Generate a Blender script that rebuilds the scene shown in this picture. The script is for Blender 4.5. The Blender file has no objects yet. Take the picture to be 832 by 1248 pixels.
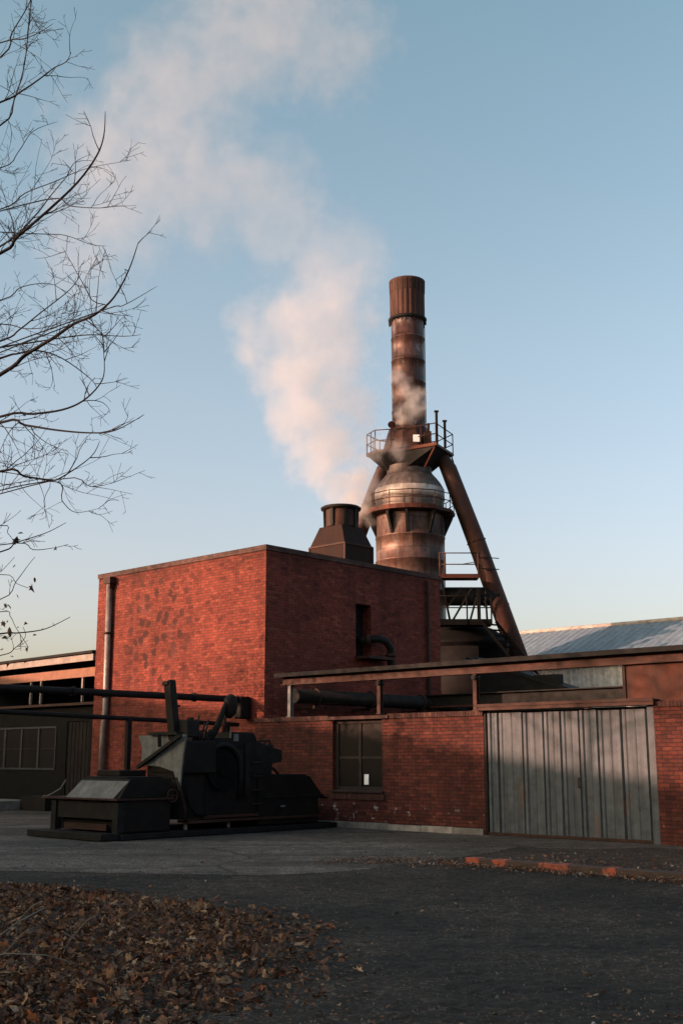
import bpy, bmesh, math, random
from mathutils import Vector, Matrix, noise
random.seed(7)
R = math.radians
scene = bpy.context.scene
C = scene.collection

# ---------------------------------------------------------------- frames
# 'yard' frame: x runs along the front wall to the right, y runs away behind it, z up
OX, OY = 3.09715, 25.5434
AX, AY = 0.730349, -0.683074
YARD = math.atan2(AY, AX)
def Wd(a, b, z=0.0):
    return Vector((OX + a*AX - b*AY, OY + a*AY + b*AX, z))

# ---------------------------------------------------------------- materials
MATS = {}
def newmat(name):
    m = bpy.data.materials.new(name); m.use_nodes = True
    nt = m.node_tree
    for n in list(nt.nodes): nt.nodes.remove(n)
    out = nt.nodes.new('ShaderNodeOutputMaterial')
    MATS[name] = m
    return m, nt, out
def N(nt, t, **kw):
    n = nt.nodes.new(t)
    for k, v in kw.items(): setattr(n, k, v)
    return n
def setin(n, **kw):
    for k, v in kw.items(): n.inputs[k].default_value = v
def math_(nt, op, a, b=None, clamp=False):
    n = N(nt, 'ShaderNodeMath', operation=op); n.use_clamp = clamp
    for i, v in enumerate((a, b)):
        if v is None: continue
        if isinstance(v, (int, float)): n.inputs[i].default_value = v
        else: nt.links.new(v, n.inputs[i])
    return n.outputs[0]
def mix(nt, f, a, b, mode='MIX'):
    n = N(nt, 'ShaderNodeMix', data_type='RGBA', blend_type=mode)
    for i, v in ((0, f), (6, a), (7, b)):
        if isinstance(v, (int, float)): n.inputs[i].default_value = v
        elif isinstance(v, (tuple, list)): n.inputs[i].default_value = tuple(v) + ((1,) if len(v) == 3 else ())
        else: nt.links.new(v, n.inputs[i])
    return n.outputs[2]
def ramp(nt, f, stops, interp='LINEAR'):
    n = N(nt, 'ShaderNodeValToRGB'); n.color_ramp.interpolation = interp
    e = n.color_ramp.elements
    while len(e) < len(stops): e.new(0.5)
    for i, (p, c) in enumerate(stops):
        e[i].position = p
        e[i].color = (c, c, c, 1) if isinstance(c, (int, float)) else tuple(c) + (1,)
    nt.links.new(f, n.inputs[0]); return n.outputs[0]
def coords(nt, kind='Object', scale=(1, 1, 1)):
    t = N(nt, 'ShaderNodeTexCoord'); m = N(nt, 'ShaderNodeMapping'); m.inputs['Scale'].default_value = scale
    nt.links.new(t.outputs[kind], m.inputs[0]); return m.outputs[0]
def noise_(nt, vec, scale, detail=4, rough=0.55):
    n = N(nt, 'ShaderNodeTexNoise'); setin(n, Scale=scale, Detail=detail, Roughness=rough)
    nt.links.new(vec, n.inputs['Vector']); return n.outputs['Fac']
def finish(nt, out, col, rough=0.8, metal=0.0, bump=None, bstr=0.4, bdist=0.02, spec=0.5):
    p = N(nt, 'ShaderNodeBsdfPrincipled')
    for key, v in (('Base Color', col), ('Roughness', rough), ('Metallic', metal)):
        if isinstance(v, (int, float)): p.inputs[key].default_value = v
        elif isinstance(v, (tuple, list)): p.inputs[key].default_value = tuple(v) + (1,)
        else: nt.links.new(v, p.inputs[key])
    p.inputs['Specular IOR Level'].default_value = spec
    if bump is not None:
        b = N(nt, 'ShaderNodeBump'); setin(b, Strength=bstr, Distance=bdist)
        nt.links.new(bump, b.inputs['Height']); nt.links.new(b.outputs[0], p.inputs['Normal'])
    nt.links.new(p.outputs[0], out.inputs['Surface'])

def brick_mat(name, c1, c2, mortar, dark=0.45, spots=False, flakes=False, soldier=False):
    m, nt, out = newmat(name)
    uvn = N(nt, 'ShaderNodeTexCoord').outputs['UV']
    # small wobble so courses are not ruler straight
    wn = N(nt, 'ShaderNodeTexNoise'); setin(wn, Scale=1.7, Detail=2)
    nt.links.new(uvn, wn.inputs['Vector'])
    sub = N(nt, 'ShaderNodeVectorMath', operation='SUBTRACT'); sub.inputs[1].default_value = (.5, .5, .5)
    nt.links.new(wn.outputs['Color'], sub.inputs[0])
    sc = N(nt, 'ShaderNodeVectorMath', operation='SCALE'); sc.inputs['Scale'].default_value = 0.014
    nt.links.new(sub.outputs[0], sc.inputs[0])
    ad = N(nt, 'ShaderNodeVectorMath', operation='ADD'); nt.links.new(uvn, ad.inputs[0]); nt.links.new(sc.outputs[0], ad.inputs[1])
    uv = ad.outputs[0]
    br = N(nt, 'ShaderNodeTexBrick'); nt.links.new(uv, br.inputs['Vector'])
    br.offset = 0.5; br.squash = 1
    setin(br, Scale=1.0); br.inputs['Mortar Size'].default_value = 0.010; br.inputs['Mortar Smooth'].default_value = 0.3
    br.inputs['Brick Width'].default_value = 0.08 if soldier else 0.215
    br.inputs['Row Height'].default_value = 0.3 if soldier else 0.076
    br.inputs['Color1'].default_value = (*c1, 1); br.inputs['Color2'].default_value = (*c2, 1)
    br.inputs['Mortar'].default_value = (*mortar, 1)
    col = br.outputs['Color']
    # odd paler / darker bricks: voronoi cells stretched to brick size
    s2 = N(nt, 'ShaderNodeSeparateXYZ'); nt.links.new(uv, s2.inputs[0])
    BW, RH = (0.08, 0.3) if soldier else (0.215, 0.076)
    row = math_(nt, 'FLOOR', math_(nt, 'DIVIDE', s2.outputs[1], RH))
    odd = math_(nt, 'FLOORED_MODULO', row, 2.0)
    cl = math_(nt, 'FLOOR', math_(nt, 'DIVIDE', math_(nt, 'ADD', s2.outputs[0], math_(nt, 'MULTIPLY', math_(nt, 'SUBTRACT', 1.0, odd), BW*.5)), BW))
    cb = N(nt, 'ShaderNodeCombineXYZ'); nt.links.new(cl, cb.inputs[0]); nt.links.new(row, cb.inputs[1])
    wh = N(nt, 'ShaderNodeTexWhiteNoise', noise_dimensions='2D'); nt.links.new(cb.outputs[0], wh.inputs['Vector'])
    sep = N(nt, 'ShaderNodeSeparateColor'); nt.links.new(wh.outputs['Color'], sep.inputs[0])
    pale = ramp(nt, sep.outputs[0], [(0.80, 0.0), (1.0, 1.0)])
    col = mix(nt, math_(nt, 'MULTIPLY', pale, 0.38), col, (min(1, c1[0]*1.5), c1[1]*2.1, c1[2]*2.1))
    drk = ramp(nt, sep.outputs[1], [(0.78, 0.0), (1.0, 0.6)])
    col = mix(nt, drk, col, (c2[0]*.35, c2[1]*.4, c2[2]*.45))
    n1 = noise_(nt, uvn, 0.45, 5, 0.6)
    f1 = ramp(nt, n1, [(0.35, 1.0 - dark), (0.62, 1.12)])
    col = mix(nt, 1.0, col, f1, 'MULTIPLY')
    n2 = noise_(nt, uvn, 9.0, 4, 0.7)
    col = mix(nt, 1.0, col, ramp(nt, n2, [(0.3, 0.65), (0.7, 1.3)]), 'MULTIPLY')
    sepuv = N(nt, 'ShaderNodeSeparateXYZ'); nt.links.new(uvn, sepuv.inputs[0])
    ms = N(nt, 'ShaderNodeMapping'); ms.inputs['Scale'].default_value = (2.6, .22, 1); nt.links.new(uvn, ms.inputs[0])
    stk = ramp(nt, noise_(nt, ms.outputs[0], 1.0, 5, .6), [(.50, 1.0), (.68, .68)])
    col = mix(nt, 1.0, col, stk, 'MULTIPLY')
    if spots:
        jag = math_(nt, 'ADD', sepuv.outputs[1], math_(nt, 'MULTIPLY', noise_(nt, uvn, 1.3, 5, .65), 1.6))
        col = mix(nt, 1.0, col, ramp(nt, math_(nt, 'DIVIDE', jag, 8.6), [(0.06, .45), (0.22, 1.0), (0.86, 1.0), (0.93, .55)]), 'MULTIPLY')
        # soot / damp blotches where fixings were taken off the wall
        vo = N(nt, 'ShaderNodeTexVoronoi', voronoi_dimensions='2D'); setin(vo, Scale=2.3); vo.inputs['Randomness'].default_value = 1.0
        nt.links.new(uv, vo.inputs['Vector'])
        nn = noise_(nt, uvn, 7, 3, 0.6)
        d = math_(nt, 'ADD', vo.outputs['Distance'], math_(nt, 'MULTIPLY', math_(nt, 'SUBTRACT', nn, 0.5), 0.45))
        sp = ramp(nt, d, [(0.22, 1.0), (0.33, 0.0)])
        dist = N(nt, 'ShaderNodeVectorMath', operation='DISTANCE'); dist.inputs[1].default_value = (-11.6, 5.35*1.0, 0)
        mpp = N(nt, 'ShaderNodeMapping'); mpp.inputs['Scale'].default_value = (1, 1.0, 0); nt.links.new(uvn, mpp.inputs[0])
        nt.links.new(mpp.outputs[0], dist.inputs[0])
        reg = ramp(nt, math_(nt, 'DIVIDE', dist.outputs['Value'], 2.4), [(0.45, 1.0), (0.95, 0.0)])
        msk = math_(nt, 'MULTIPLY', math_(nt, 'MULTIPLY', sp, reg), 0.92)
        col = mix(nt, msk, col, (0.035, 0.012, 0.010))
        stn = ramp(nt, noise_(nt, uvn, 1.6, 5, 0.65), [(0.52, 0.0), (0.68, 0.55)])
        col = mix(nt, math_(nt, 'MULTIPLY', stn, reg), col, (0.11, 0.035, 0.03))
    if flakes:
        fl = ramp(nt, noise_(nt, uv, 3.4, 3, 0.7), [(0.60, 0.0), (0.64, 1.0)])
        zr = ramp(nt, math_(nt, 'MULTIPLY', sepuv.outputs[1], 1.0), [(0.16, 0.0), (0.24, 1.0), (0.42, 1.0), (0.62, 0.0)])
        xr = ramp(nt, math_(nt, 'DIVIDE', math_(nt, 'ADD', sepuv.outputs[0], 5.2), 5.2), [(0.0, 1.0), (0.30, 1.0), (0.7, 0.25)])
        mk = math_(nt, 'MULTIPLY', math_(nt, 'MULTIPLY', fl, zr), xr)
        inv = math_(nt, 'SUBTRACT', 1.0, br.outputs['Fac'])
        col = mix(nt, math_(nt, 'MULTIPLY', math_(nt, 'MULTIPLY', mk, inv), 0.8), col, (0.5, 0.47, 0.45))
        eff = ramp(nt, noise_(nt, uv, 13, 3, 0.8), [(0.66, 0.0), (0.72, 0.5)])
        zr2 = ramp(nt, sepuv.outputs[1], [(0.25, 1.0), (1.0, 0.0)])
        col = mix(nt, math_(nt, 'MULTIPLY', eff, zr2), col, (0.35, 0.30, 0.28))
    h = math_(nt, 'ADD', math_(nt, 'MULTIPLY', br.outputs['Fac'], -1.0), math_(nt, 'MULTIPLY', n2, 0.6))
    h = math_(nt, 'ADD', h, math_(nt, 'MULTIPLY', sep.outputs[2], 0.5))
    finish(nt, out, col, 0.9, 0, h, 0.8, 0.012, 0.25)
    return m

def metal_mat(name, base, alt, seam=None, metal=0.3, rough=0.5, streak=(3, 3, .6), patch=0.5, white=None, alt_amt=1.0, bstr=.25):
    m, nt, out = newmat(name)
    v = coords(nt, 'Object', streak)
    n1 = noise_(nt, v, 1.3, 6, 0.62)
    v2 = coords(nt, 'Object')
    n2 = noise_(nt, v2, 5.5, 5, 0.7)
    f = ramp(nt, n1, [(0.36, 0.0), (0.64, alt_amt)])
    col = mix(nt, f, base, alt)
    col = mix(nt, 1.0, col, ramp(nt, n2, [(0.25, 0.62), (0.75, 1.35)]), 'MULTIPLY')
    if white:
        w = ramp(nt, noise_(nt, coords(nt, 'Object', (2.2, 2.2, .7)), 1.1, 5, .7), [(0.60, 0.0), (0.66, white[3])])
        col = mix(nt, w, col, white[:3])
    r = math_(nt, 'ADD', rough - 0.12, math_(nt, 'MULTIPLY', n2, 0.28))
    finish(nt, out, col, r, metal, n2, bstr, 0.02, .15)
    return m

def plate_mat(name, base, alt, metal, rough, pw, ph, white=None, r=.7):
    """riveted sheet plates wrapped round a vertical cylinder centred on the object's origin"""
    m, nt, out = newmat(name)
    v = coords(nt); sp = N(nt, 'ShaderNodeSeparateXYZ'); nt.links.new(v, sp.inputs[0])
    ang = math_(nt, 'MULTIPLY', math_(nt, 'ARCTAN2', sp.outputs[1], sp.outputs[0]), r)
    cb = N(nt, 'ShaderNodeCombineXYZ'); nt.links.new(ang, cb.inputs[0]); nt.links.new(sp.outputs[2], cb.inputs[1])
    br = N(nt, 'ShaderNodeTexBrick'); nt.links.new(cb.outputs[0], br.inputs['Vector']); setin(br, Scale=1.0)
    br.inputs['Mortar Size'].default_value = .012; br.inputs['Brick Width'].default_value = pw; br.inputs['Row Height'].default_value = ph
    br.inputs['Color1'].default_value = (.55,.55,.55,1); br.inputs['Color2'].default_value = (1.25,1.25,1.25,1); br.inputs['Mortar'].default_value = (.35,.35,.35,1)
    st = noise_(nt, coords(nt, 'Object', (3, 3, .5)), 1.4, 6, .62); n2 = noise_(nt, v, 5.5, 5, .7)
    col = mix(nt, ramp(nt, st, [(.36, 0), (.64, 1)]), base, alt)
    col = mix(nt, 1.0, col, br.outputs['Color'], 'MULTIPLY')
    col = mix(nt, 1.0, col, ramp(nt, n2, [(.25, .55), (.75, 1.4)]), 'MULTIPLY')
    if white:
        w = ramp(nt, noise_(nt, coords(nt, 'Object', (2.2, 2.2, .8)), 1.1, 5, .7), [(.53, 0), (.60, white[3])]); col = mix(nt, w, col, white[:3])
    finish(nt, out, col, math_(nt, 'ADD', rough-.12, math_(nt, 'MULTIPLY', n2, .3)), metal, n2, .25, .02, .3)
def plain(name, col, rough=0.7, metal=0.0, var=0.35, scale=3.0, bstr=0.3, bdist=0.01, spec=0.5):
    m, nt, out = newmat(name)
    v = coords(nt)
    n = noise_(nt, v, scale, 6, 0.65)
    c = mix(nt, 1.0, col, ramp(nt, n, [(0.3, 1 - var), (0.7, 1 + var)]), 'MULTIPLY')
    finish(nt, out, c, rough, metal, n, bstr, bdist, spec)
    return m

brick_mat('brick_tall', (0.1836, 0.0367, 0.0238), (0.1292, 0.0252, 0.0170), (0.0782, 0.0286, 0.0218), 0.30, spots=True)
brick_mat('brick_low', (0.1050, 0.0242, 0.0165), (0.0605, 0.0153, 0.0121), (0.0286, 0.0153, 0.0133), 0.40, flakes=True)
brick_mat('brick_cap', (0.0800, 0.0304, 0.0240), (0.0480, 0.0208, 0.0176), (0.0240, 0.0160, 0.0144), 0.4, soldier=True)
brick_mat('brick_parapet', (.085, .04, .034), (.06, .032, .028), (.06, .045, .04), 0.4)
plate_mat('stack_rust', (.066, .028, .022), (.115, .068, .060), .3, .45, 1.1, 1.02, white=(.23, .21, .205, .7))
metal_mat('crown_rust', (.036, .018, .015), (.066, .032, .026), metal=.15, rough=.65)
plate_mat('drum_steel', (.078, .036, .029), (.115, .080, .071), .3, .42, 1.45, 1.25, r=1.4)
plate_mat('dome_steel', (.066, .046, .041), (.115, .095, .088), .3, .5, 1.1, 2.2, r=1.4)
metal_mat('silver_band', (.40, .37, .35), (.26, .22, .20), metal=.3, rough=.45)
metal_mat('leg_rust', (.066, .028, .021), (.040, .023, .021), metal=.2, rough=.55, streak=(2, 2, .5))
metal_mat('dark_rust', (.050, .023, .018), (.028, .017, .015), metal=.2, rough=.65)
metal_mat('beam_rust', (0.0638, 0.0277, 0.0218), (0.0360, 0.0203, 0.0173), metal=.1, rough=.65, streak=(1, 3, 6))
metal_mat('panel_rust', (0.0825, 0.0255, 0.0165), (0.0413, 0.0195, 0.0158), metal=.2, rough=.65, streak=(2, 2, .8))
metal_mat('hood_rust', (.021, .0075, .0055), (.012, .0058, .005), metal=.05, rough=.75)
plain('black_steel', (.010, .0095, .0095), .7, 0, .5, 4, spec=.15)
metal_mat('sooty_steel', (.0042, .0042, .0044), (.0125, .0085, .0075), metal=0, rough=.7, streak=(2,2,2), patch=.3)
metal_mat('grey_sheet', (.15, .15, .15), (.09, .09, .09), metal=0, rough=.6)
metal_mat('hopper_sheet', (.14, .145, .145), (.085, .09, .09), metal=0, rough=.65)
metal_mat('door_steel', (.070, .082, .094), (.045, .052, .060), metal=.1, rough=.55, streak=(6, 6, .35), white=(.105, .058, .045, .45))
metal_mat('roof_zinc', (.15, .20, .25), (.115, .15, .19), metal=.1, rough=.6, streak=(3, .6, 1))
metal_mat('pale_cladding', (.46, .47, .48), (.31, .30, .29), metal=0, rough=.7, streak=(4, 4, .5))
metal_mat('pipe_steel', (0.2520, 0.2170, 0.2030), (0.1680, 0.1190, 0.1050), metal=.5, rough=.45, streak=(3, 3, 1))
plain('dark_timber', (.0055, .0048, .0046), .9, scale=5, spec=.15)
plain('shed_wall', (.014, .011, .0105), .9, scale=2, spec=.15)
plain('shed_roof', (.014, .013, .013), .85, spec=.15)
plain('shed_fascia', (0.1800, 0.1500, 0.1320), .7)
plain('orange_timber', (0.1800, 0.0720, 0.0390), .75, scale=4)
plain('window_frame', (.026, .020, .018), .8, spec=.2)
plain('old_window_frame', (.040, .039, .041), .7, spec=.2)
plain('stone', (0.2400, 0.2160, 0.2000), .9, var=.45, scale=4)
plain('dirty_stone', (.13, .12, .11), .9, var=.5, scale=3)
plain('paper', (.75, .78, .82), .8, var=.08)
m, nt, out = newmat('red_orange')  # red-orange for the kerb patches, broken up into dark rust by noise
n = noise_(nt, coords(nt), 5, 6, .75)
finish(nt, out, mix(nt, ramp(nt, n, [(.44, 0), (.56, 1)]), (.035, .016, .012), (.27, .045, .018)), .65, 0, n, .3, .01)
plain('kerb_rust', (.030, .015, .012), .75, var=.5, scale=6)
plain('bark', (.012, .011, .012), .9, scale=14, spec=.2)
plain('twig', (.16, .14, .12), .9)
plain('tarred_steel', (.0042, .0040, .0040), .75, 0, .5, 3, spec=.08)
plain('rubber', (.0045, .0045, .0045), .9, spec=.08)

m, nt, out = newmat('dark_glass')
v = coords(nt); n = noise_(nt, v, 2.0, 4)
finish(nt, out, mix(nt, n, (.007, .006, .006), (.015, .012, .011)), math_(nt, 'ADD', .35, math_(nt, 'MULTIPLY', n, .3)), 0, None, spec=.07)

def ground_mat(name, c1, c2, grit=90, big=0.35, crack=False, bd=0.02):
    m, nt, out = newmat(name)
    v = coords(nt)
    n0 = noise_(nt, v, big, 6, 0.6)
    n1 = noise_(nt, v, 3.2, 6, 0.7)
    vo = N(nt, 'ShaderNodeTexVoronoi'); setin(vo, Scale=grit); nt.links.new(v, vo.inputs['Vector'])
    vs = N(nt, 'ShaderNodeSeparateColor'); nt.links.new(vo.outputs['Color'], vs.inputs[0])
    col = mix(nt, ramp(nt, n0, [(0.40, 0.0), (0.60, 1.0)]), c1, c2)
    col = mix(nt, 1.0, col, ramp(nt, n1, [(0.3, 0.45), (0.7, 1.6)]), 'MULTIPLY')
    col = mix(nt, 1.0, col, ramp(nt, vs.outputs[0], [(0.0, 0.5), (0.80, 1.05), (0.90, 2.0), (1.0, 3.0)]), 'MULTIPLY')
    h = math_(nt, 'ADD', math_(nt, 'MULTIPLY', vs.outputs[1], .35), n1)
    if crack:
        wv = N(nt, 'ShaderNodeTexVoronoi', feature='DISTANCE_TO_EDGE'); setin(wv, Scale=0.28)
        nd = N(nt, 'ShaderNodeTexNoise'); setin(nd, Scale=1.3, Detail=5); nt.links.new(v, nd.inputs['Vector'])
        mx = N(nt, 'ShaderNodeMix', data_type='VECTOR'); mx.inputs[0].default_value = .25
        nt.links.new(v, mx.inputs[4]); nt.links.new(nd.outputs['Color'], mx.inputs[5]); nt.links.new(mx.outputs[1], wv.inputs['Vector'])
        ck = ramp(nt, wv.outputs['Distance'], [(0.0, 0.0), (0.006, 1.0)])
        col = mix(nt, 1.0, col, ramp(nt, wv.outputs['Distance'], [(0.0, 0.3), (0.007, 1.0)]), 'MULTIPLY')
        h = math_(nt, 'ADD', h, ck)
        ln = N(nt, 'ShaderNodeTexNoise'); setin(ln, Scale=.5, Detail=4); nt.links.new(coords(nt, 'Object', (.4, 3, 1)), ln.inputs['Vector'])
        col = mix(nt, 1.0, col, ramp(nt, ln.outputs['Fac'], [(0.35, 0.65), (0.6, 1.15)]), 'MULTIPLY')
    finish(nt, out, col, .9, 0, h, .7, bd, .25)
ground_mat('tarmac', (.0085, .0064, .0053), (.0285, .0218, .0182), 38, .45, bd=.05)
ground_mat('concrete', (.092, .078, .072), (.050, .042, .038), 60, .25, crack=True, bd=.012)
ground_mat('soil', (.022, .017, .015), (.035, .026, .022), 40, .8, bd=.03)

m, nt, out = newmat('leaf')
gi = N(nt, 'ShaderNodeNewGeometry')
lc = ramp(nt, gi.outputs['Random Per Island'], [(0.0, (.085, .040, .026)), (.22, (.12, .050, .030)), (.42, (.16, .075, .042)), (.6, (.26, .14, .075)),
          (.76, (.13, .060, .040)), (.88, (.33, .22, .15)), (.965, (.28, .085, .03)), (1.0, (.40, .37, .34))], 'CONSTANT')
lc = mix(nt, 1.0, lc, ramp(nt, noise_(nt, coords(nt), 30, 3), [(0.3, .35), (0.7, 1.0)]), 'MULTIPLY')
finish(nt, out, lc, .75, 0, None, spec=.3)
m, nt, out = newmat('leaf_loose')
gi = N(nt, 'ShaderNodeNewGeometry')
lc = ramp(nt, gi.outputs['Random Per Island'], [(0.0, (.075, .036, .024)), (.34, (.12, .058, .034)), (.62, (.16, .10, .068)), (.86, (.22, .19, .165)), (.93, (.26, .07, .025)), (.98, (.34, .33, .32))], 'CONSTANT')
finish(nt, out, lc, .75, 0, None, spec=.3)
plain('dry_leaf', (.09, .04, .022), .8)
plain('pebble', (.075, .065, .060), .9, var=.7)

# ---------------------------------------------------------------- geometry
class MB:
    def __init__(s): s.v = []; s.f = []; s.sm = []
    def add(s, vs, fs, smooth=False):
        o = len(s.v); s.v += [tuple(v) for v in vs]; s.f += [tuple(i+o for i in f) for f in fs]; s.sm += [smooth]*len(fs); return s
    def box(s, x0, x1, y0, y1, z0, z1):
        return s.add([(x0,y0,z0),(x1,y0,z0),(x1,y1,z0),(x0,y1,z0),(x0,y0,z1),(x1,y0,z1),(x1,y1,z1),(x0,y1,z1)],
                     [(0,3,2,1),(4,5,6,7),(0,1,5,4),(1,2,6,5),(2,3,7,6),(3,0,4,7)])
    def prism_y(s, poly, y0, y1):      # poly in (x,z), counter-clockwise seen from -y
        n = len(poly); vs = [(x,y0,z) for x,z in poly] + [(x,y1,z) for x,z in poly]
        return s.add(vs, [tuple(range(n)), tuple(range(2*n-1, n-1, -1))] + [(i, i+n, (i+1)%n+n, (i+1)%n) for i in range(n)])
    def prism_x(s, poly, x0, x1):      # poly in (y,z)
        n = len(poly); vs = [(x0,y,z) for y,z in poly] + [(x1,y,z) for y,z in poly]
        return s.add(vs, [tuple(range(n-1,-1,-1)), tuple(range(n, 2*n))] + [(i, (i+1)%n, (i+1)%n+n, i+n) for i in range(n)])
    def tube(s, pts, rad, n=10, cap=True):
        pts = [Vector(p) for p in pts]
        if isinstance(rad, (int, float)): rad = [rad]*len(pts)
        vs = []; prev = None
        for i, p in enumerate(pts):
            t = (pts[min(i+1, len(pts)-1)] - pts[max(i-1, 0)])
            if t.length < 1e-9: t = Vector((0,0,1))
            t.normalize()
            if prev is None: u = t.orthogonal().normalized()
            else:
                u = prev - t*prev.dot(t)
                u = u.normalized() if u.length > 1e-6 else t.orthogonal().normalized()
            prev = u; w = t.cross(u)
            for k in range(n):
                a = 2*math.pi*k/n; vs.append(p + (u*math.cos(a) + w*math.sin(a))*rad[i])
        fs = []
        for i in range(len(pts)-1):
            for k in range(n): fs.append((i*n+k, i*n+(k+1)%n, (i+1)*n+(k+1)%n, (i+1)*n+k))
        s.add(vs, fs, True)
        if cap:
            o = len(s.v) - len(vs); s.f += [tuple(o+k for k in range(n-1,-1,-1)), tuple(o+(len(pts)-1)*n+k for k in range(n))]; s.sm += [False, False]
        return s
    def bar(s, p0, p1, w, h, up=(0,0,1)):
        p0 = Vector(p0); p1 = Vector(p1); t = (p1-p0).normalized(); u = t.cross(Vector(up))
        if u.length < 1e-4: u = t.cross(Vector((1,0,0)))
        u.normalize(); q = u.cross(t)
        vs = []
        for p in (p0, p1):
            for a, b in ((-1,-1),(1,-1),(1,1),(-1,1)): vs.append(p + u*a*w/2 + q*b*h/2)
        return s.add(vs, [(0,1,2,3),(7,6,5,4),(0,4,5,1),(1,5,6,2),(2,6,7,3),(3,7,4,0)])
    def lathe(s, prof, cx, cy, n=40, a0=0.0, a1=2*math.pi, smooth=True):
        full = abs(a1-a0-2*math.pi) < 1e-6; m = n if full else n+1; vs = []
        for r, z in prof:
            for k in range(m):
                a = a0 + (a1-a0)*k/n; vs.append((cx + r*math.cos(a), cy + r*math.sin(a), z))
        fs = []
        for i in range(len(prof)-1):
            for k in range(n):
                k2 = (k+1) % m; fs.append((i*m+k, i*m+k2, (i+1)*m+k2, (i+1)*m+k))
        return s.add(vs, fs, smooth)
    def build(s, name, mat, parent=None, origin=(0,0,0), bevel=0.0):
        o = Vector(origin)
        me = bpy.data.meshes.new(name)
        me.from_pydata([tuple(Vector(v)-o) for v in s.v], [], s.f); me.update()
        for p, sm in zip(me.polygons, s.sm): p.use_smooth = sm
        uvl = me.uv_layers.new(name='UVMap')
        for p in me.polygons:
            n = p.normal; ax = max(range(3), key=lambda i: abs(n[i]))
            for li in p.loop_indices:
                c = s.v[me.loops[li].vertex_index]
                uvl.data[li].uv = (c[1]+.11, c[2]) if ax == 0 else ((c[0], c[2]) if ax == 1 else (c[0], c[1]))
        me.materials.append(MATS[mat])
        ob = bpy.data.objects.new(name, me); C.objects.link(ob)
        if parent: ob.parent = parent
        if bevel:
            md = ob.modifiers.new('bevel', 'BEVEL'); md.width = bevel; md.segments = 2; md.limit_method = 'ANGLE'
        return ob

def tag(o, label=None, cat=None, group=None, kind=None):
    if label: o['label'] = label
    if cat: o['category'] = cat
    if group: o['group'] = group
    if kind: o['kind'] = kind
    return o
class Thing:
    """an Empty at the thing's base; yard=True gives it the yard frame"""
    def __init__(s, name, label, cat, origin, yard=True, group=None):
        s.o = Vector(origin); e = bpy.data.objects.new(name, None); C.objects.link(e); s.e = e
        if yard: e.location = Wd(*origin); e.rotation_euler = (0, 0, YARD)
        else: e.location = origin
        tag(e, label, cat, group)
    def part(s, name, mb, mat, parent=None, bevel=0.0, label=None):
        ob = mb.build(name, mat, parent or s.e, s.o, bevel)
        if label: ob['label'] = label
        return ob
def each(T, name, mat, fn, items, **kw):
    for it in items:
        mb = MB(); fn(mb, it); T.part(name, mb, mat, **kw)
def solo(name, mb, mat, origin, yard=True, bevel=0.0, **kw):
    ob = mb.build(name, mat, None, origin, bevel)
    if yard: ob.location = Wd(*origin); ob.rotation_euler = (0, 0, YARD)
    else: ob.location = origin
    tag(ob, kw.get('label'), kw.get('cat'), kw.get('group'), kw.get('kind')); return ob

def wall_grid(mb, a0, a1, z0, z1, y0, y1, holes, ends=(1,1,1,1)):
    """a slab in the x-z plane with rectangular holes and their reveals"""
    xs = sorted({a0, a1, *[h[0] for h in holes], *[h[1] for h in holes]}); zs = sorted({z0, z1, *[h[2] for h in holes], *[h[3] for h in holes]})
    def hole(i, k):
        if i < 0 or k < 0 or i >= len(xs)-1 or k >= len(zs)-1: return True
        cx, cz = (xs[i]+xs[i+1])/2, (zs[k]+zs[k+1])/2
        return any(h[0] < cx < h[1] and h[2] < cz < h[3] for h in holes)
    for i in range(len(xs)-1):
        for k in range(len(zs)-1):
            if hole(i, k): continue
            A, B, Z, Y = xs[i], xs[i+1], zs[k], zs[k+1]
            mb.add([(A,y0,Z),(B,y0,Z),(B,y0,Y),(A,y0,Y)], [(0,1,2,3)]); mb.add([(A,y1,Z),(B,y1,Z),(B,y1,Y),(A,y1,Y)], [(3,2,1,0)])
            if hole(i-1, k): mb.add([(A,y0,Z),(A,y1,Z),(A,y1,Y),(A,y0,Y)], [(3,2,1,0)])
            if hole(i+1, k): mb.add([(B,y0,Z),(B,y1,Z),(B,y1,Y),(B,y0,Y)], [(0,1,2,3)])
            if hole(i, k-1): mb.add([(A,y0,Z),(B,y0,Z),(B,y1,Z),(A,y1,Z)], [(3,2,1,0)])
            if hole(i, k+1): mb.add([(A,y0,Y),(B,y0,Y),(B,y1,Y),(A,y1,Y)], [(0,1,2,3)])
    return mb
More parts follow.
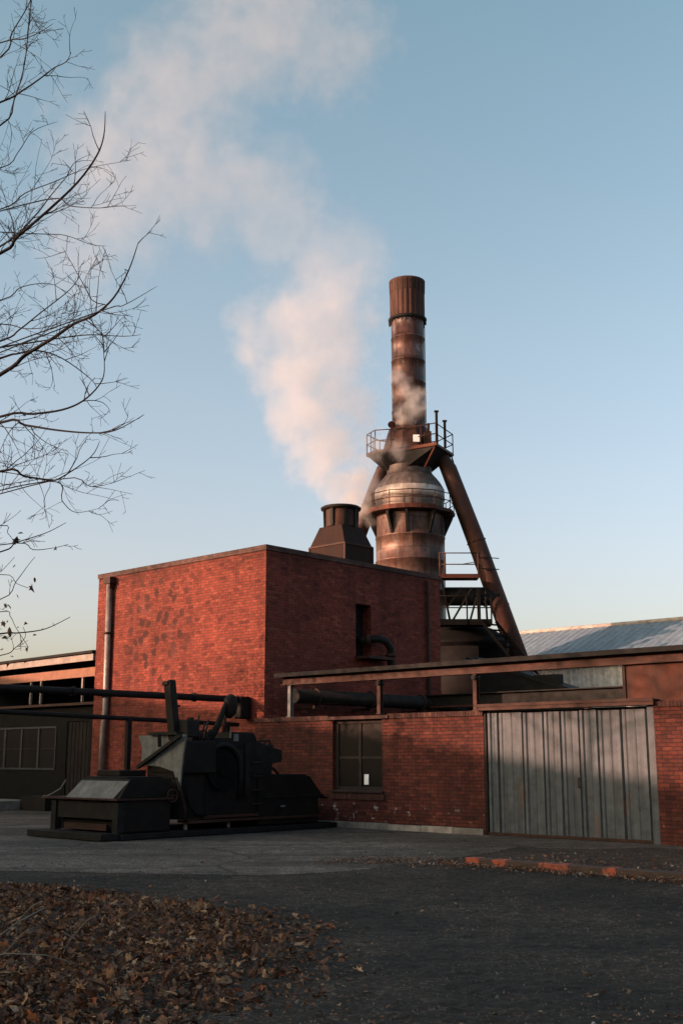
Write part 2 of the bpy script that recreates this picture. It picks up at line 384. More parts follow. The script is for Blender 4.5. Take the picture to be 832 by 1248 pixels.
LIMBS= [([(-3.03, 9.5, 6.0), (-2.86, 9.38, 6.09), (-2.56, 9.27, 6.3), (-2.29, 9.15, 6.5), (-2.11, 9.03, 6.68), (-2.03, 8.92, 6.81), (-2.0, 8.8, 6.97)], 0.022, 0.004), ([(-3.07, 9.6, 6.11), (-2.73, 9.4, 6.29), (-2.53, 9.2, 6.4), (-2.29, 9.0, 6.55)], 0.014, 0.003), ([(-3.23, 9.8, 7.67), (-3.0, 9.74, 7.76), (-2.82, 9.68, 7.85), (-2.68, 9.62, 7.92), (-2.56, 9.56, 7.94), (-2.5, 9.5, 8.0)], 0.014, 0.003), ([(-3.34, 10.2, 7.67), (-3.25, 10.3, 8.02), (-3.2, 10.4, 8.5), (-3.21, 10.5, 9.27), (-3.23, 10.6, 9.83)], 0.012, 0.004), ([(-3.13, 9.4, 8.03), (-2.88, 9.27, 7.98), (-2.68, 9.13, 7.96), (-2.54, 9.0, 7.95)], 0.009, 0.003), ([(-2.99, 9.0, 7.61), (-2.88, 8.93, 7.8), (-2.73, 8.87, 8.04), (-2.63, 8.8, 8.27)], 0.01, 0.004), ([(-3.38, 10.5, 6.93), (-3.11, 10.38, 7.04), (-2.8, 10.25, 7.09), (-2.46, 10.12, 7.16), (-2.02, 10.0, 7.18)], 0.009, 0.0025), ([(-2.58, 9.2, 6.36), (-2.33, 9.1, 6.25), (-2.06, 9.0, 6.18), (-1.88, 8.9, 6.15)], 0.008, 0.0025), ([(-3.05, 10.8, 6.81), (-2.76, 10.67, 6.73), (-2.48, 10.53, 6.57), (-2.29, 10.4, 6.49)], 0.007, 0.0025), ([(-3.38, 10.4, 7.32), (-3.17, 10.27, 7.42), (-3.0, 10.13, 7.56), (-2.73, 10.0, 7.59)], 0.008, 0.003), ([(-2.81, 9.0, 4.69), (-2.58, 8.89, 4.82), (-2.33, 8.77, 4.92), (-2.14, 8.66, 5.0), (-1.95, 8.54, 5.03), (-1.78, 8.43, 5.13), (-1.65, 8.31, 5.3), (-1.56, 8.2, 5.49)], 0.024, 0.004), ([(-1.91, 8.5, 5.04), (-1.7, 8.4, 5.05), (-1.42, 8.3, 5.17)], 0.008, 0.0025), ([(-3.0, 9.6, 5.05), (-2.86, 9.6, 5.09), (-2.68, 9.6, 5.12), (-2.46, 9.6, 5.05), (-2.2, 9.6, 4.86), (-2.14, 9.6, 4.77)], 0.014, 0.003), ([(-3.2, 10.2, 5.37), (-2.9, 10.08, 5.37), (-2.6, 9.96, 5.37), (-2.28, 9.84, 5.36), (-1.95, 9.72, 5.3), (-1.77, 9.6, 5.27)], 0.012, 0.003), ([(-3.11, 9.9, 5.32), (-2.91, 9.78, 5.38), (-2.68, 9.65, 5.5), (-2.4, 9.53, 5.67), (-2.27, 9.4, 5.78)], 0.013, 0.003), ([(-2.85, 9.2, 4.39), (-2.56, 9.15, 4.4), (-2.31, 9.1, 4.42), (-2.13, 9.05, 4.48), (-1.99, 9.0, 4.6), (-1.94, 8.95, 4.72), (-1.96, 8.9, 4.99)], 0.016, 0.003), ([(-2.72, 8.8, 4.22), (-2.49, 8.7, 4.17), (-2.21, 8.6, 4.1), (-1.93, 8.5, 4.05), (-1.72, 8.4, 4.04), (-1.49, 8.3, 4.13)], 0.016, 0.003), ([(-2.76, 9.0, 3.87), (-2.56, 9.0, 3.83), (-2.35, 9.0, 3.8), (-2.26, 9.0, 3.82), (-2.03, 9.0, 3.99), (-1.96, 9.0, 4.13)], 0.015, 0.003), ([(-2.26, 8.9, 3.78), (-1.99, 8.85, 3.71), (-1.82, 8.8, 3.72)], 0.007, 0.0025), ([(-2.37, 9.0, 3.79), (-2.26, 9.07, 3.64), (-2.16, 9.13, 3.56), (-1.98, 9.2, 3.61)], 0.007, 0.0025), ([(-2.46, 9.1, 3.83), (-2.43, 9.15, 3.66), (-2.41, 9.2, 3.5)], 0.005, 0.002), ([(-1.96, 8.6, 5.06), (-1.99, 8.6, 5.18), (-2.13, 8.6, 5.43), (-2.25, 8.6, 5.64)], 0.007, 0.0025), ([(-3.35, 10.6, 6.01), (-3.12, 10.47, 6.09), (-2.81, 10.33, 6.07), (-2.61, 10.2, 5.92)], 0.009, 0.003), ([(-3.43, 10.9, 5.88), (-3.14, 10.77, 5.78), (-2.85, 10.63, 5.75), (-2.52, 10.5, 5.82)], 0.009, 0.003)]
LOW= [([(-2.29, 7.6, 2.96), (-2.18, 7.55, 3.01), (-2.05, 7.5, 3.04), (-1.93, 7.45, 3.07), (-1.81, 7.4, 3.12)], 0.008, 0.002), ([(-2.19, 7.6, 3.02), (-2.08, 7.63, 2.98), (-1.95, 7.67, 3.0), (-1.86, 7.7, 3.03)], 0.006, 0.002), ([(-2.36, 7.9, 2.68), (-2.25, 7.87, 2.8), (-2.16, 7.83, 2.91), (-2.11, 7.8, 2.96)], 0.006, 0.002), ([(-2.25, 7.5, 2.79), (-2.14, 7.5, 2.73), (-2.06, 7.5, 2.7)], 0.005, 0.002), ([(-2.32, 7.8, 2.43), (-2.19, 7.75, 2.43), (-2.04, 7.7, 2.44), (-1.94, 7.65, 2.46), (-1.8, 7.6, 2.52)], 0.009, 0.002), ([(-2.27, 7.5, 3.12), (-2.22, 7.5, 3.07), (-2.17, 7.5, 3.01)], 0.006, 0.004), ([(-2.37, 8.0, 2.3), (-2.27, 8.0, 2.35), (-2.2, 8.0, 2.43), (-2.22, 8.0, 2.5)], 0.006, 0.002), ([(-2.21, 7.4, 2.53), (-2.14, 7.4, 2.5), (-2.1, 7.4, 2.43), (-2.01, 7.4, 2.3)], 0.005, 0.002)]
DRY= [(-2.19, 7.6, 3.03, 0.05), (-2.16, 7.6, 3.09, 0.03), (-1.92, 7.6, 2.99, 0.035), (-1.86, 7.6, 3.0, 0.025), (-2.06, 7.6, 2.72, 0.045), (-2.05, 7.6, 2.77, 0.025), (-2.16, 7.6, 2.66, 0.035), (-2.19, 7.6, 2.86, 0.02), (-2.21, 7.6, 2.59, 0.03), (-2.24, 7.6, 2.6, 0.03), (-2.24, 7.6, 2.48, 0.035), (-2.2, 7.6, 2.42, 0.05), (-1.91, 7.6, 2.47, 0.035), (-2.09, 7.6, 2.48, 0.025), (-2.03, 7.6, 2.4, 0.025), (-1.98, 7.6, 2.44, 0.015), (-2.07, 7.6, 2.31, 0.03), (-2.21, 7.6, 2.49, 0.02), (-2.23, 7.6, 2.38, 0.04), (-2.14, 7.6, 2.45, 0.02), (-2.2, 7.6, 2.21, 0.03), (-2.08, 7.6, 2.22, 0.02), (-2.24, 7.6, 2.3, 0.03), (-2.17, 7.6, 2.26, 0.02)]
PLUME= [(0.2, 46, 11.35, 0.46), (0.27, 45.8, 12.06, 0.85), (-0.07, 45.6, 12.74, 1.17), (-0.47, 45.4, 13.48, 1.36), (-0.8, 45.2, 14.37, 1.49), (-1.11, 45, 15.35, 1.67), (-1.21, 45, 16.51, 1.8), (-1.49, 45, 17.64, 1.99), (-1.29, 45, 18.9, 2.12), (-1.75, 45.5, 18.72, 1.95), (-0.55, 45.5, 20.19, 2.15), (-0.14, 46, 21.89, 2.17), (-1.11, 46.5, 23.45, 2.26), (0.32, 46, 23.21, 1.58), (-2.58, 47, 24.93, 2.42), (-4.04, 46, 19.83, 0.99), (-4.28, 47.5, 26.5, 2.71), (-2.78, 47, 27.03, 1.75), (-6.2, 48, 27.17, 3.09), (-8.36, 48.6, 27.49, 3.33), (-10.36, 49.2, 27.39, 3.34), (-11.56, 49.8, 25.82, 3.02), (-10.32, 49.5, 29.87, 3.36), (-8.54, 50, 32.32, 3.21), (-6.67, 50.5, 34.41, 3.07), (-4.73, 51, 36.1, 3.1), (-2.73, 51.5, 37.6, 3.13), (-1.08, 52, 36.78, 2.97), (-6.0, 51, 38.17, 2.55)]
EXTRA = [((-12.11, 50, 24.27), 2.14), ((1.02, 46, 22.45), 1.38), ((1.38, 46, 23.21), 1.12), ((0.59, 52.5, 37.58), 2.25), ((-8.78, 51, 35.19), 2.55), ((-3.64, 45.5, 18.91), 1.24), ((-2.74, 45, 17.29), 1.48), ((-0.2, 45, 17.64), 1.61), ((0.47, 45, 15.53), 1.16), ((-3.6, 52, 38.65), 2.97), ((-11.62, 50, 30.59), 2.50), ((-2.62, 45.5, 19.64), 1.43), ((-2.21, 45, 15.53), 1.16), ((-0.37, 45.6, 12.05), 0.78), ((0.8, 45.4, 12.52), 0.71)]
# ================================================================ SETTING
def poly_sheet(name, pts, z, mat, kind='structure'):
    mb = MB(); mb.add([(x, y, z) for x, y in pts], [tuple(range(len(pts)))])
    return solo(name, mb, mat, (0, 0, 0), False, kind=kind)
g = MB(); S = 1500
g.add([(-S,-S,0),(S,-S,0),(S,S,0),(-S,S,0)], [(0,1,2,3)])
solo('ground', g, 'tarmac', (0,0,0), False, kind='structure')
# concrete apron in front of the sheds, with a broken near edge
rg = random.Random(3)
near = [(-16, -17.2), (-9, -15.2), (-4, -13.2), (-0.36, -11.42), (1.77, -10.09), (3.0, -9.2), (3.48, -7.83), (3.2, -5.9), (2.94, -3.85), (2.55, -2.5), (3.8, -2.0), (4.48, -0.9), (9, -0.6)]
edge = []
for i in range(len(near)-1):
    p, q = near[i], near[i+1]
    for k in range(8):
        t = k/8; j = 0 if k == 0 else .05
        edge.append((p[0]+(q[0]-p[0])*t + rg.uniform(-j, j), p[1]+(q[1]-p[1])*t + rg.uniform(-j, j)))
edge += [near[-1], (9, 1.0), (-40, 1.0), (-40, -24)]
poly_sheet('concrete_apron', [tuple(Wd(a, b)[:2]) for a, b in edge], .006, 'concrete')
poly_sheet('soil_strip', [tuple(Wd(a, b)[:2]) for a, b in [(3.3,-5.75),(3.0,-3.9),(2.7,-2.6),(3.9,-2.1),(4.6,-1.0),(12,-.5),(12,-5.6),(7,-5.8)]], .010, 'soil')

def near_b(a):
    if a > 3.4: return -6.15
    for (a0, b0), (a1, b1) in zip(near[:7], near[1:7]):
        if a0 <= a <= a1: return b0+(b1-b0)*(a-a0)/(a1-a0)
    return -17.2
mb = MB(); vs = []; nx, ny = 300, 250
for j in range(ny+1):
    y = 6.2 + 13.5*(j/ny)**1.35
    for i in range(nx+1):
        x = (-.55+1.25*i/nx)*(y+2); dx, dy = x-OX, y-OY; a = dx*AX+dy*AY; b = -dx*AY+dy*AX
        f = max(0, min(1, (near_b(a)-b-.05)/.5, i/12, (nx-i)/12)); p = Vector((x, y, 0))
        z = noise.fractal(p*1.1, 1.0, 2.0, 3)*.012 + noise.fractal(p*7, .8, 2.1, 4)*.016 + max(0, noise.noise(p*17))*.022
        vs.append((x, y, .003 + f*(.012 + z) - (1-f)*.012))
mb.add(vs, [(j*(nx+1)+i, j*(nx+1)+i+1, (j+1)*(nx+1)+i+1, (j+1)*(nx+1)+i) for j in range(ny) for i in range(nx)], True)
solo('rough_ground', mb, 'tarmac', (0,0,0), False, kind='structure')

def edge_x(y):
    pts = [(7.0,-.5),(7.6,-.55),(9.19,-.25),(10.32,-.1),(11.78,-.32),(13.15,-1.1),(13.74,-2.0),(14.72,-3.2),(15.27,-4.3),(16.2,-6.2)]
    for (y0,x0),(y1,x1) in zip(pts, pts[1:]):
        if y0 <= y <= y1: return x0+(x1-x0)*(y-y0)/(y1-y0)
    return -99
def mound(x, y):
    d = edge_x(y) - .35 - x
    if d <= 0: return 0
    return .16*(1-math.exp(-d*.9)) * (0.75+.5*noise.noise(Vector((x*.8, y*.8, 0))))
# soil bank under the leaves
mb = MB(); nx, ny = 60, 60
vs = []
for j in range(ny+1):
    y = 6.2+j*(16.2-6.2)/ny
    for i in range(nx+1):
        x = -8+i*8.2/nx
        vs.append((x, y, mound(x, max(7.0, y)) - .03))
mb.add(vs, [(j*(nx+1)+i, j*(nx+1)+i+1, (j+1)*(nx+1)+i+1, (j+1)*(nx+1)+i) for j in range(ny) for i in range(nx)], True)
solo('soil_bank', mb, 'soil', (0,0,0), False, kind='structure')

def leaf(mb, rg, x, y, z, s, flat):
    """one lobed dry leaf, folded along its midrib and curled"""
    prof = [(0,-.55),(.12,-.2),(.42,-.28),(.30,.02),(.52,.25),(.24,.30),(.14,.52),(0,.78)]
    if rg.random() < .35: prof = [(0,-.6),(.20,-.35),(.30,0),(.22,.35),(0,.7)]
    outer = prof + [(-a*rg.uniform(.8,1.15), b+rg.uniform(-.05,.05)) for a, b in reversed(prof[1:-1])]
    fold = rg.uniform(.1, .9); curl = rg.uniform(-.9, .9)
    M = Matrix.Translation((x, y, z)) @ Matrix.Rotation(rg.uniform(0, 6.28), 4, 'Z') @ Matrix.Rotation(rg.gauss(0, flat), 4, 'X') @ Matrix.Rotation(rg.gauss(0, flat), 4, 'Y')
    def P(a, b): return M @ Vector((a*s*math.cos(fold*.8), b*s, abs(a)*s*fold + curl*b*b*s*.7))
    n = len(prof)-1
    rib = [P(0, prof[0][1] + (prof[-1][1]-prof[0][1])*k/3) for k in range(4)]
    L = [P(a, b) for a, b in outer]
    # two halves as fans round the midrib's ends
    m_ = len(outer); o = L + [P(0, .05)]
    mb.add(o, [(i, (i+1) % m_, m_) for i in range(m_)])
def frnd(rg, a, b): return rg.uniform(a, b)
mb = MB(); rg = random.Random(11); cnt = 0
while cnt < 11500:
    y = rg.uniform(7.0, 15.9); e = edge_x(y); lim = -.33*y - .4
    e += .35*noise.noise(Vector((y*1.3, 0, 2))); x = e + .35 - rg.random()*(e+.35-lim)
    if x < lim: continue
    if y > 11 and rg.random() < (y-11)*.10: continue
    d = e - x
    if d < .9 and rg.random() > (d+.35)/1.25 + .55*noise.noise(Vector((x*2.1, y*2.1, 7))): continue
    z = mound(x, y) + rg.random()**2*.07 + .01
    leaf(mb, rg, x, y, z, min(.13, .04*math.exp(rg.gauss(.15, .38))), .6 if d > .3 else .35); cnt += 1
for i in range(7000):      # crumbled bits between the leaves, spilling past the edge of the drift
    y = rg.uniform(7.0, 15.8); x = edge_x(y)+.5 - rg.random()**.8*6
    if x < -.33*y-.4: continue
    s = rg.uniform(.006, .017); z = mound(x, y)+rg.random()*.04+.03; k = rg.uniform(0, 6)
    mb.add([(x+s*math.cos(k+q), y+s*math.sin(k+q)*rg.uniform(.5,1.2), z+rg.uniform(-.3,.3)*s) for q in (0, 1.8, 3.4, 4.9)], [(0,1,2,3)])
tag(mb.build('fallen_leaves', 'leaf'), 'thick drift of brown and rust autumn leaves in the near corner', 'leaves', None, 'stuff')
mb = MB(); rg = random.Random(12)
for i in range(2600):      # thinly scattered over the yard
    y = 7.2 + rg.random()**1.3*15; x = rg.uniform(-.3*y, .34*y)
    if noise.noise(Vector((x*.6, y*.35, 3))) < -.05 + rg.random()*.25: continue
    leaf(mb, rg, x, y, .036, min(.07, .024*math.exp(rg.gauss(.1, .4))), .25)
for i in range(2600):     # drifted along the iron kerb and on the soil strip
    a = rg.uniform(2.2, 9.5); b = -6.1 - abs(rg.gauss(0, .32)) if rg.random() < .55 else -5.7 + abs(rg.gauss(0, 1.2))
    if a < 3.9: b = -6.2 - rg.gauss(0, .35) + (3.9-a)*-.5
    p = Wd(a, min(b, -1.2)); leaf(mb, rg, p.x, p.y, .03+rg.random()*.03, rg.uniform(.02, .05), .4)
tag(mb.build('scattered_leaves', 'leaf_loose'), 'loose dead leaves scattered thinly over the tarmac and along the iron kerb', 'leaves', None, 'stuff')
mb = MB(); rg = random.Random(13)
for i in range(9000):
    y = 7.2 + rg.random()**1.5*15; x = rg.uniform(-.31*y, .34*y); s = rg.uniform(.004, .012)*(1.0 if rg.random() < .94 else 2)
    c = [(x+rg.uniform(-s, s), y+rg.uniform(-s, s), .004+rg.uniform(.3, 1)*s) for _ in range(1)]
    k = rg.uniform(0, 3)
    c = [(q[0], q[1], .016+s*.7) for q in c]; vs = [(x+s*math.cos(k+q*2.09), y+s*math.sin(k+q*2.09), .008) for q in range(3)] + c
    mb.add(vs, [(0,1,3),(1,2,3),(2,0,3)])
tag(mb.build('gravel', 'pebble'), 'fine loose grit and small stones strewn across the dark tarmac', 'gravel', None, 'stuff')
# dry twigs on the leaf drift
for k, (pts, lab) in enumerate([
    ([(-2.55,8.35,.20),(-2.30,8.30,.30),(-2.05,8.42,.27),(-1.85,8.5,.20)], 'pale forked dry twig at the edge of the leaf drift, lowest in the picture corner'),
    ([(-2.75,9.4,.18),(-2.55,9.5,.34),(-2.4,9.75,.42)], 'thin pale dry stem standing up out of the leaf drift'),
    ([(-2.1,9.2,.16),(-2.0,9.0,.30),(-2.05,8.9,.36)], 'short bent dry stem among the brown leaves')]):
    mb = MB(); mb.tube(pts, [.007,.006,.005,.003][:len(pts)], 5)
    v = Vector(pts[1]); mb.tube([v, v+Vector((.10,.05,.12)), v+Vector((.18,.05,.16))], [.004,.003,.002], 5)
    tag(mb.build('dry_twig', 'twig'), lab, 'twig', 'dry twigs on the leaves')

# ================================================================ TALL BRICK BUILDING
T = Thing('brick_building', 'tall windowless box of red brick with its sunlit front and shaded side', 'building', (-10.8, 3.7, 0))
w = MB(); H = 7.09
wall_grid(w, -14.6, -7.0, 0, H, 0, .35, [])
def side(mb, x, b0, b1, z0, z1, holes, sgn):
    t = MB(); wall_grid(t, b0, b1, z0, z1, 0, .35, holes)
    if sgn > 0: mb.add([(x-v, u, z) for u, v, z in t.v], t.f)
    else: mb.add([(x+v, u, z) for u, v, z in t.v], [tuple(reversed(f)) for f in t.f])
side(w, -7.0, .352, 7.45, 0, H, [(3.55, 4.22, 4.46, 5.98)], 1)
side(w, -14.6, .352, 7.45, 0, H, [], -1)
w.box(-14.25, -7.35, 7.10, 7.45, 0, H)
T.part('wall', w, 'brick_tall')
r = MB(); r.box(-14.2, -7.4, .4, 7.05, 6.7, 6.85); T.part('roof', r, 'shed_roof')
c = MB(); k = .03
c.box(-14.6-k, -7+k, -k, .36, H+.002, 7.23); c.box(-14.6-k, -7+k, 7.1, 7.45+k, H+.002, 7.23)
c.box(-14.6-k, -14.24, .362, 7.098, H+.002, 7.23); c.box(-7.36, -7+k, .362, 7.098, H+.002, 7.23)
T.part('coping', c, 'brick_parapet')
# dark opening in the shaded side
d = MB(); d.box(-7.9, -7.36, 3.3, 4.5, 4.3, 6.1); T.part('opening_lining', d, 'black_steel')
# corroded conduit on the shaded side
T4 = Thing('iron_conduit', 'thin rusty iron pipe up the shaded brick side near its far end', 'pipe', (-6.95, 6.78, 0))
mb = MB(); mb.tube([(-6.93, 6.78, 0), (-6.93, 6.78, 7.0)], .05, 8); T4.part('pipe', mb, 'dark_rust')
each(T4, 'clamp', 'dark_rust', lambda mb, z: mb.box(-6.999, -6.87, 6.70, 6.86, z, z+.05), (1.2, 2.8, 4.2, 5.4, 6.6))
# duct elbow coming out of the opening
T2 = Thing('duct_elbow', 'sooty bent duct hanging out of the slot in the shaded brick side', 'duct', (-6.8, 3.9, 4.4))
mb = MB(); mb.tube([(-7.3,3.85,4.95),(-6.9,3.9,4.95),(-6.75,4.2,5.0),(-6.7,4.5,4.95),(-6.7,4.72,4.75),(-6.7,4.74,4.35),(-6.7,4.72,3.9)], .11, 12); T2.part('duct', mb, 'black_steel')
each(T2, 'flange', 'dark_rust', lambda mb, p: mb.tube(p, .16, 12), [[(-6.7,4.73,4.5),(-6.7,4.73,4.58)], [(-6.9,3.86,4.95),(-6.83,3.95,4.96)]])
mb = MB(); mb.box(-7.0, -6.45, 3.5, 4.6, 4.38, 4.46); T2.part('bracket', mb, 'dark_rust')
# downpipe
T3 = Thing('downpipe', 'tall galvanised downpipe up the left of the sunlit brick front', 'downpipe', (-13.86, -.1, 0))
mb = MB(); mb.tube([(-13.86,-.14,0),(-13.86,-.13,2.5),(-13.84,-.10,3.0),(-13.86,-.12,6.85)], .095, 16); T3.part('pipe', mb, 'pipe_steel')
mb = MB(); mb.box(-14.03,-13.69,-.24,-.005,6.85,7.05); mb.box(-13.97,-13.75,-.2,-.01,6.72,6.85); T3.part('hopper_head', mb, 'dark_rust')
def clip(mb, z): mb.tube([(-13.86,-.12,z),(-13.86,-.12,z+.07)], .115, 16); mb.box(-13.99,-13.73,-.05,-.003,z,z+.07)
each(T3, 'bracket', 'dark_rust', clip, (1.2, 3.4, 5.3))

# vent hood on the roof
T = Thing('roof_hood', 'rusty square steam hood with a round neck on the brick building roof', 'roof vent', (-8.54, 4.57, 6.85))
x0, x1, y0, y1 = -9.28, -7.8, 3.95, 5.2
mb = MB(); mb.box(x0, x1, y0, y1, 6.855, 7.93)
cx, cy = (x0+x1)/2, (y0+y1)/2; q = .47
mb.add([(x0,y0,7.93),(x1,y0,7.93),(x1,y1,7.93),(x0,y1,7.93),(cx-q,cy-q,8.56),(cx+q,cy-q,8.56),(cx+q,cy+q,8.56),(cx-q,cy+q,8.56)], [(0,1,5,4),(1,2,6,5),(2,3,7,6),(3,0,4,7),(4,5,6,7)])
T.part('hood_body', mb, 'hood_rust', bevel=.015)
mb = MB(); mb.lathe([(.50,8.562),(.49,9.10)], cx, cy, 24); mb.lathe([(.44,9.12),(.42,8.7),(0.001,8.65)], cx, cy, 24); T.part('neck', mb, 'dark_rust')
mb = MB(); mb.lathe([(.49,9.09),(.62,9.12),(.63,9.18),(.58,9.21),(.46,9.18),(.45,9.1)], cx, cy, 24); T.part('rim', mb, 'black_steel')
each(T, 'rib', 'black_steel', lambda mb, a: mb.bar((cx+.51*math.cos(a), cy+.51*math.sin(a), 8.57), (cx+.53*math.cos(a), cy+.53*math.sin(a), 9.1), .09, .06), [k*math.pi/4+.2 for k in range(8)])
mb = MB(); u = Vector((-8.45, 3.95, 8.30)); nrm = Vector((0,-.68,.39)).normalized()
ez = Vector((0,.39,.68)).normalized(); ex = Vector((1,0,0)); cen = Vector((-8.5, 4.13, 8.22))
mb.tube([cen + (ex*math.cos(t)+ez*math.sin(t))*.15 for t in [k*2*math.pi/20 for k in range(21)]], .025, 6)
mb.bar(cen+ex*.13-ez*.02, cen+ex*.05-ez*.27, .05, .05)
T.part('inspection_ring', mb, 'dark_rust')
each(T, 'corner_strip', 'dark_rust', lambda mb, p: mb.bar(p[0], p[1], .05, .05), [((a,b,6.86),(a,b,7.94)) for a, b in ((x0,y0),(x1,y0),(x1,y1),(x0,y1))] + [((x0,y0-.002,7.93),(x1,y0-.002,7.93)),((x1+.002,y0,7.93),(x1+.002,y1,7.93))])

# ================================================================ LOW FRONT WALL
T = Thing('boundary_wall', 'low red brick wall in front of the yard with one window and a white-flaked foot', 'wall', (-3.5, 0, 0))
w = MB(); wall_grid(w, -7.2, .09, 0, 2.52, -.12, .13, [(-4.42, -2.83, .86, 2.5198)])
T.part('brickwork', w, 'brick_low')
c = MB(); c.box(-7.2, -4.56, -.15, .16, 2.522, 2.63); c.box(-2.64, .09, -.15, .16, 2.522, 2.63); T.part('coping', c, 'brick_cap')
c = MB(); c.box(-4.62, -2.60, -.19, .16, 2.524, 2.60); T.part('lintel', c, 'beam_rust')
c = MB(); c.box(-4.48, -2.76, -.155, -.122, .66, .82); T.part('brick_sill', c, 'brick_cap')
c = MB(); c.box(-4.46, -2.78, -.20, .0, .822, .858); T.part('sill', c, 'window_frame')
rg = random.Random(5); x = -5.35; k = 0
p1, p2 = MB(), MB()
while x < .0:
    L = min(rg.uniform(.7, 1.1), .06-x)
    (p1 if k in (3, 4, 6) else p2).box(x, x+L-.012, -.17-rg.random()*.015, -.122, 0, .13+rg.random()*.02); x += L; k += 1
T.part('plinth', p1, 'stone', bevel=.008); T.part('plinth', p2, 'dirty_stone', bevel=.008)
# window
fr = MB(); a0, a1, z0, z1, y = -4.42, -2.83, .86, 2.52, -.02
for (p, q, r_, s_) in ((a0,a0+.09,z0,z1),(a1-.09,a1,z0,z1),(a0+.09,a1-.09,z0,z0+.09),(a0+.09,a1-.09,z1-.09,z1)): fr.box(p, q, y, y+.09, r_, s_)
f = T.part('window', fr, 'window_frame')
b_ = MB(); mx = (a0+a1)/2; b_.box(mx-.035, mx+.035, y+.01, y+.08, z0+.09, z1-.09)
b_.box(a0+.09, mx-.035, y+.02, y+.07, 1.60, 1.655); b_.box(mx+.035, a1-.09, y+.02, y+.07, 1.60, 1.655); T.part('glazing_bar', b_, 'window_frame', f)
for (p, q) in ((a0+.09, mx-.035), (mx+.035, a1-.09)):
    for (r_, s_) in ((z0+.09, 1.60), (1.655, z1-.09)):
        gl = MB(); gl.box(p, q, y+.04, y+.05, r_, s_); T.part('pane', gl, 'dark_glass', f)
bk = MB(); bk.box(a0, a1, .10, .125, z0, z1-.003); T.part('blind', bk, 'black_steel')
mb = MB(); mb.box(-3.50, -3.36, -.005, .0, 1.00, 1.24)
for k in range(4): mb.box(-3.485, -3.375-.02*(k%2), -.007, -.0052, 1.05+k*.04, 1.058+k*.04)
solo('paper_notice', mb, 'paper', (-3.43, 0, 1.0), label='small white paper notice stuck in the lower right window pane', cat='notice')

T = Thing('brick_pier', 'red brick wall end to the right of the metal sliding door', 'wall', (6.5, 0, 0))
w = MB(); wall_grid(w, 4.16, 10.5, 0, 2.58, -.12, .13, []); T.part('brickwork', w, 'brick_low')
c = MB(); c.box(4.16, 10.5, -.15, .16, 2.582, 2.69); T.part('coping', c, 'brick_cap')

# ================================================================ SLIDING DOOR
T = Thing('sliding_door', 'wide grey folded-metal sliding door set in the low brick wall', 'door', (2.1, 0, 0))
rg = random.Random(2)
xs = [.16,.45,1.08,1.60,2.02,2.46,2.89,3.42]; door_z1 = 2.56
for i in range(len(xs)):
    xa = xs[i]; xb = xs[i+1] if i+1 < len(xs) else 3.98
    W_ = xb-xa; dep = rg.uniform(.03,.05); mb = MB()
    # folded tray: raised edge, flat pan with a slight rib, raised edge
    prof = [(0,.012),(.012,-dep),(.07,-dep),(.10,-.014),(W_*.5-.025,-.010),(W_*.5,-.020),(W_*.5+.025,-.010),(W_-.06,-.014),(W_-.045,-.03),(W_-.016,.012)]
    tz = rg.uniform(-.01,.01); jx = rg.uniform(-.006,.006)
    vs = [(xa+px_+jx, -.03+py, .07) for px_, py in prof] + [(xa+px_, -.03+py+.004, door_z1+tz) for px_, py in prof]
    vs += [(v[0], v[1]+.012, v[2]) for v in vs]
    n = len(prof)
    fs = [(k, k+1, n+k+1, n+k) for k in range(n-1)] + [(2*n+k+1, 2*n+k, 3*n+k, 3*n+k+1) for k in range(n-1)]
    fs += [(0, n, 3*n, 2*n), (n-1, 3*n-1, 4*n-1, 2*n-1)] + [(n+k, n+k+1, 3*n+k+1, 3*n+k) for k in range(n-1)]
    mb.add(vs, fs); T.part('sheet', mb, 'door_steel', label='rust-stained sheet' if i == 4 else None)
mb = MB(); mb.box(.1, 4.0, -.10, -.02, .012, .068); T.part('bottom_rail', mb, 'dark_rust', bevel=.005)
mb = MB(); mb.box(.092, .15, -.11, .12, 0, 2.56); T.part('jamb', mb, 'black_steel')
mb = MB(); mb.box(4.0, 4.15, -.10, .10, 0, 2.62); T.part('jamb', mb, 'door_steel', bevel=.01, label='pale grey jamb')
mb = MB(); mb.box(-.02, 4.22, -.24, .10, 2.625, 2.665); mb.box(-.02, 4.22, -.24, -.21, 2.70, 2.76); mb.box(.02, 4.22, -.22, .08, 2.665, 2.74); T.part('track', mb, 'beam_rust')
mb = MB(); mb.box(.15, 4.0, .06, .10, 0, 2.6); T.part('backing', mb, 'black_steel')
mb = MB(); mb.bar((2.40,-.10,1.02),(2.40,-.10,1.22),.025,.025); mb.bar((2.40,-.10,1.03),(2.40,-.05,1.03),.02,.02); mb.bar((2.40,-.10,1.21),(2.40,-.05,1.21),.02,.02); T.part('handle', mb, 'dark_rust')

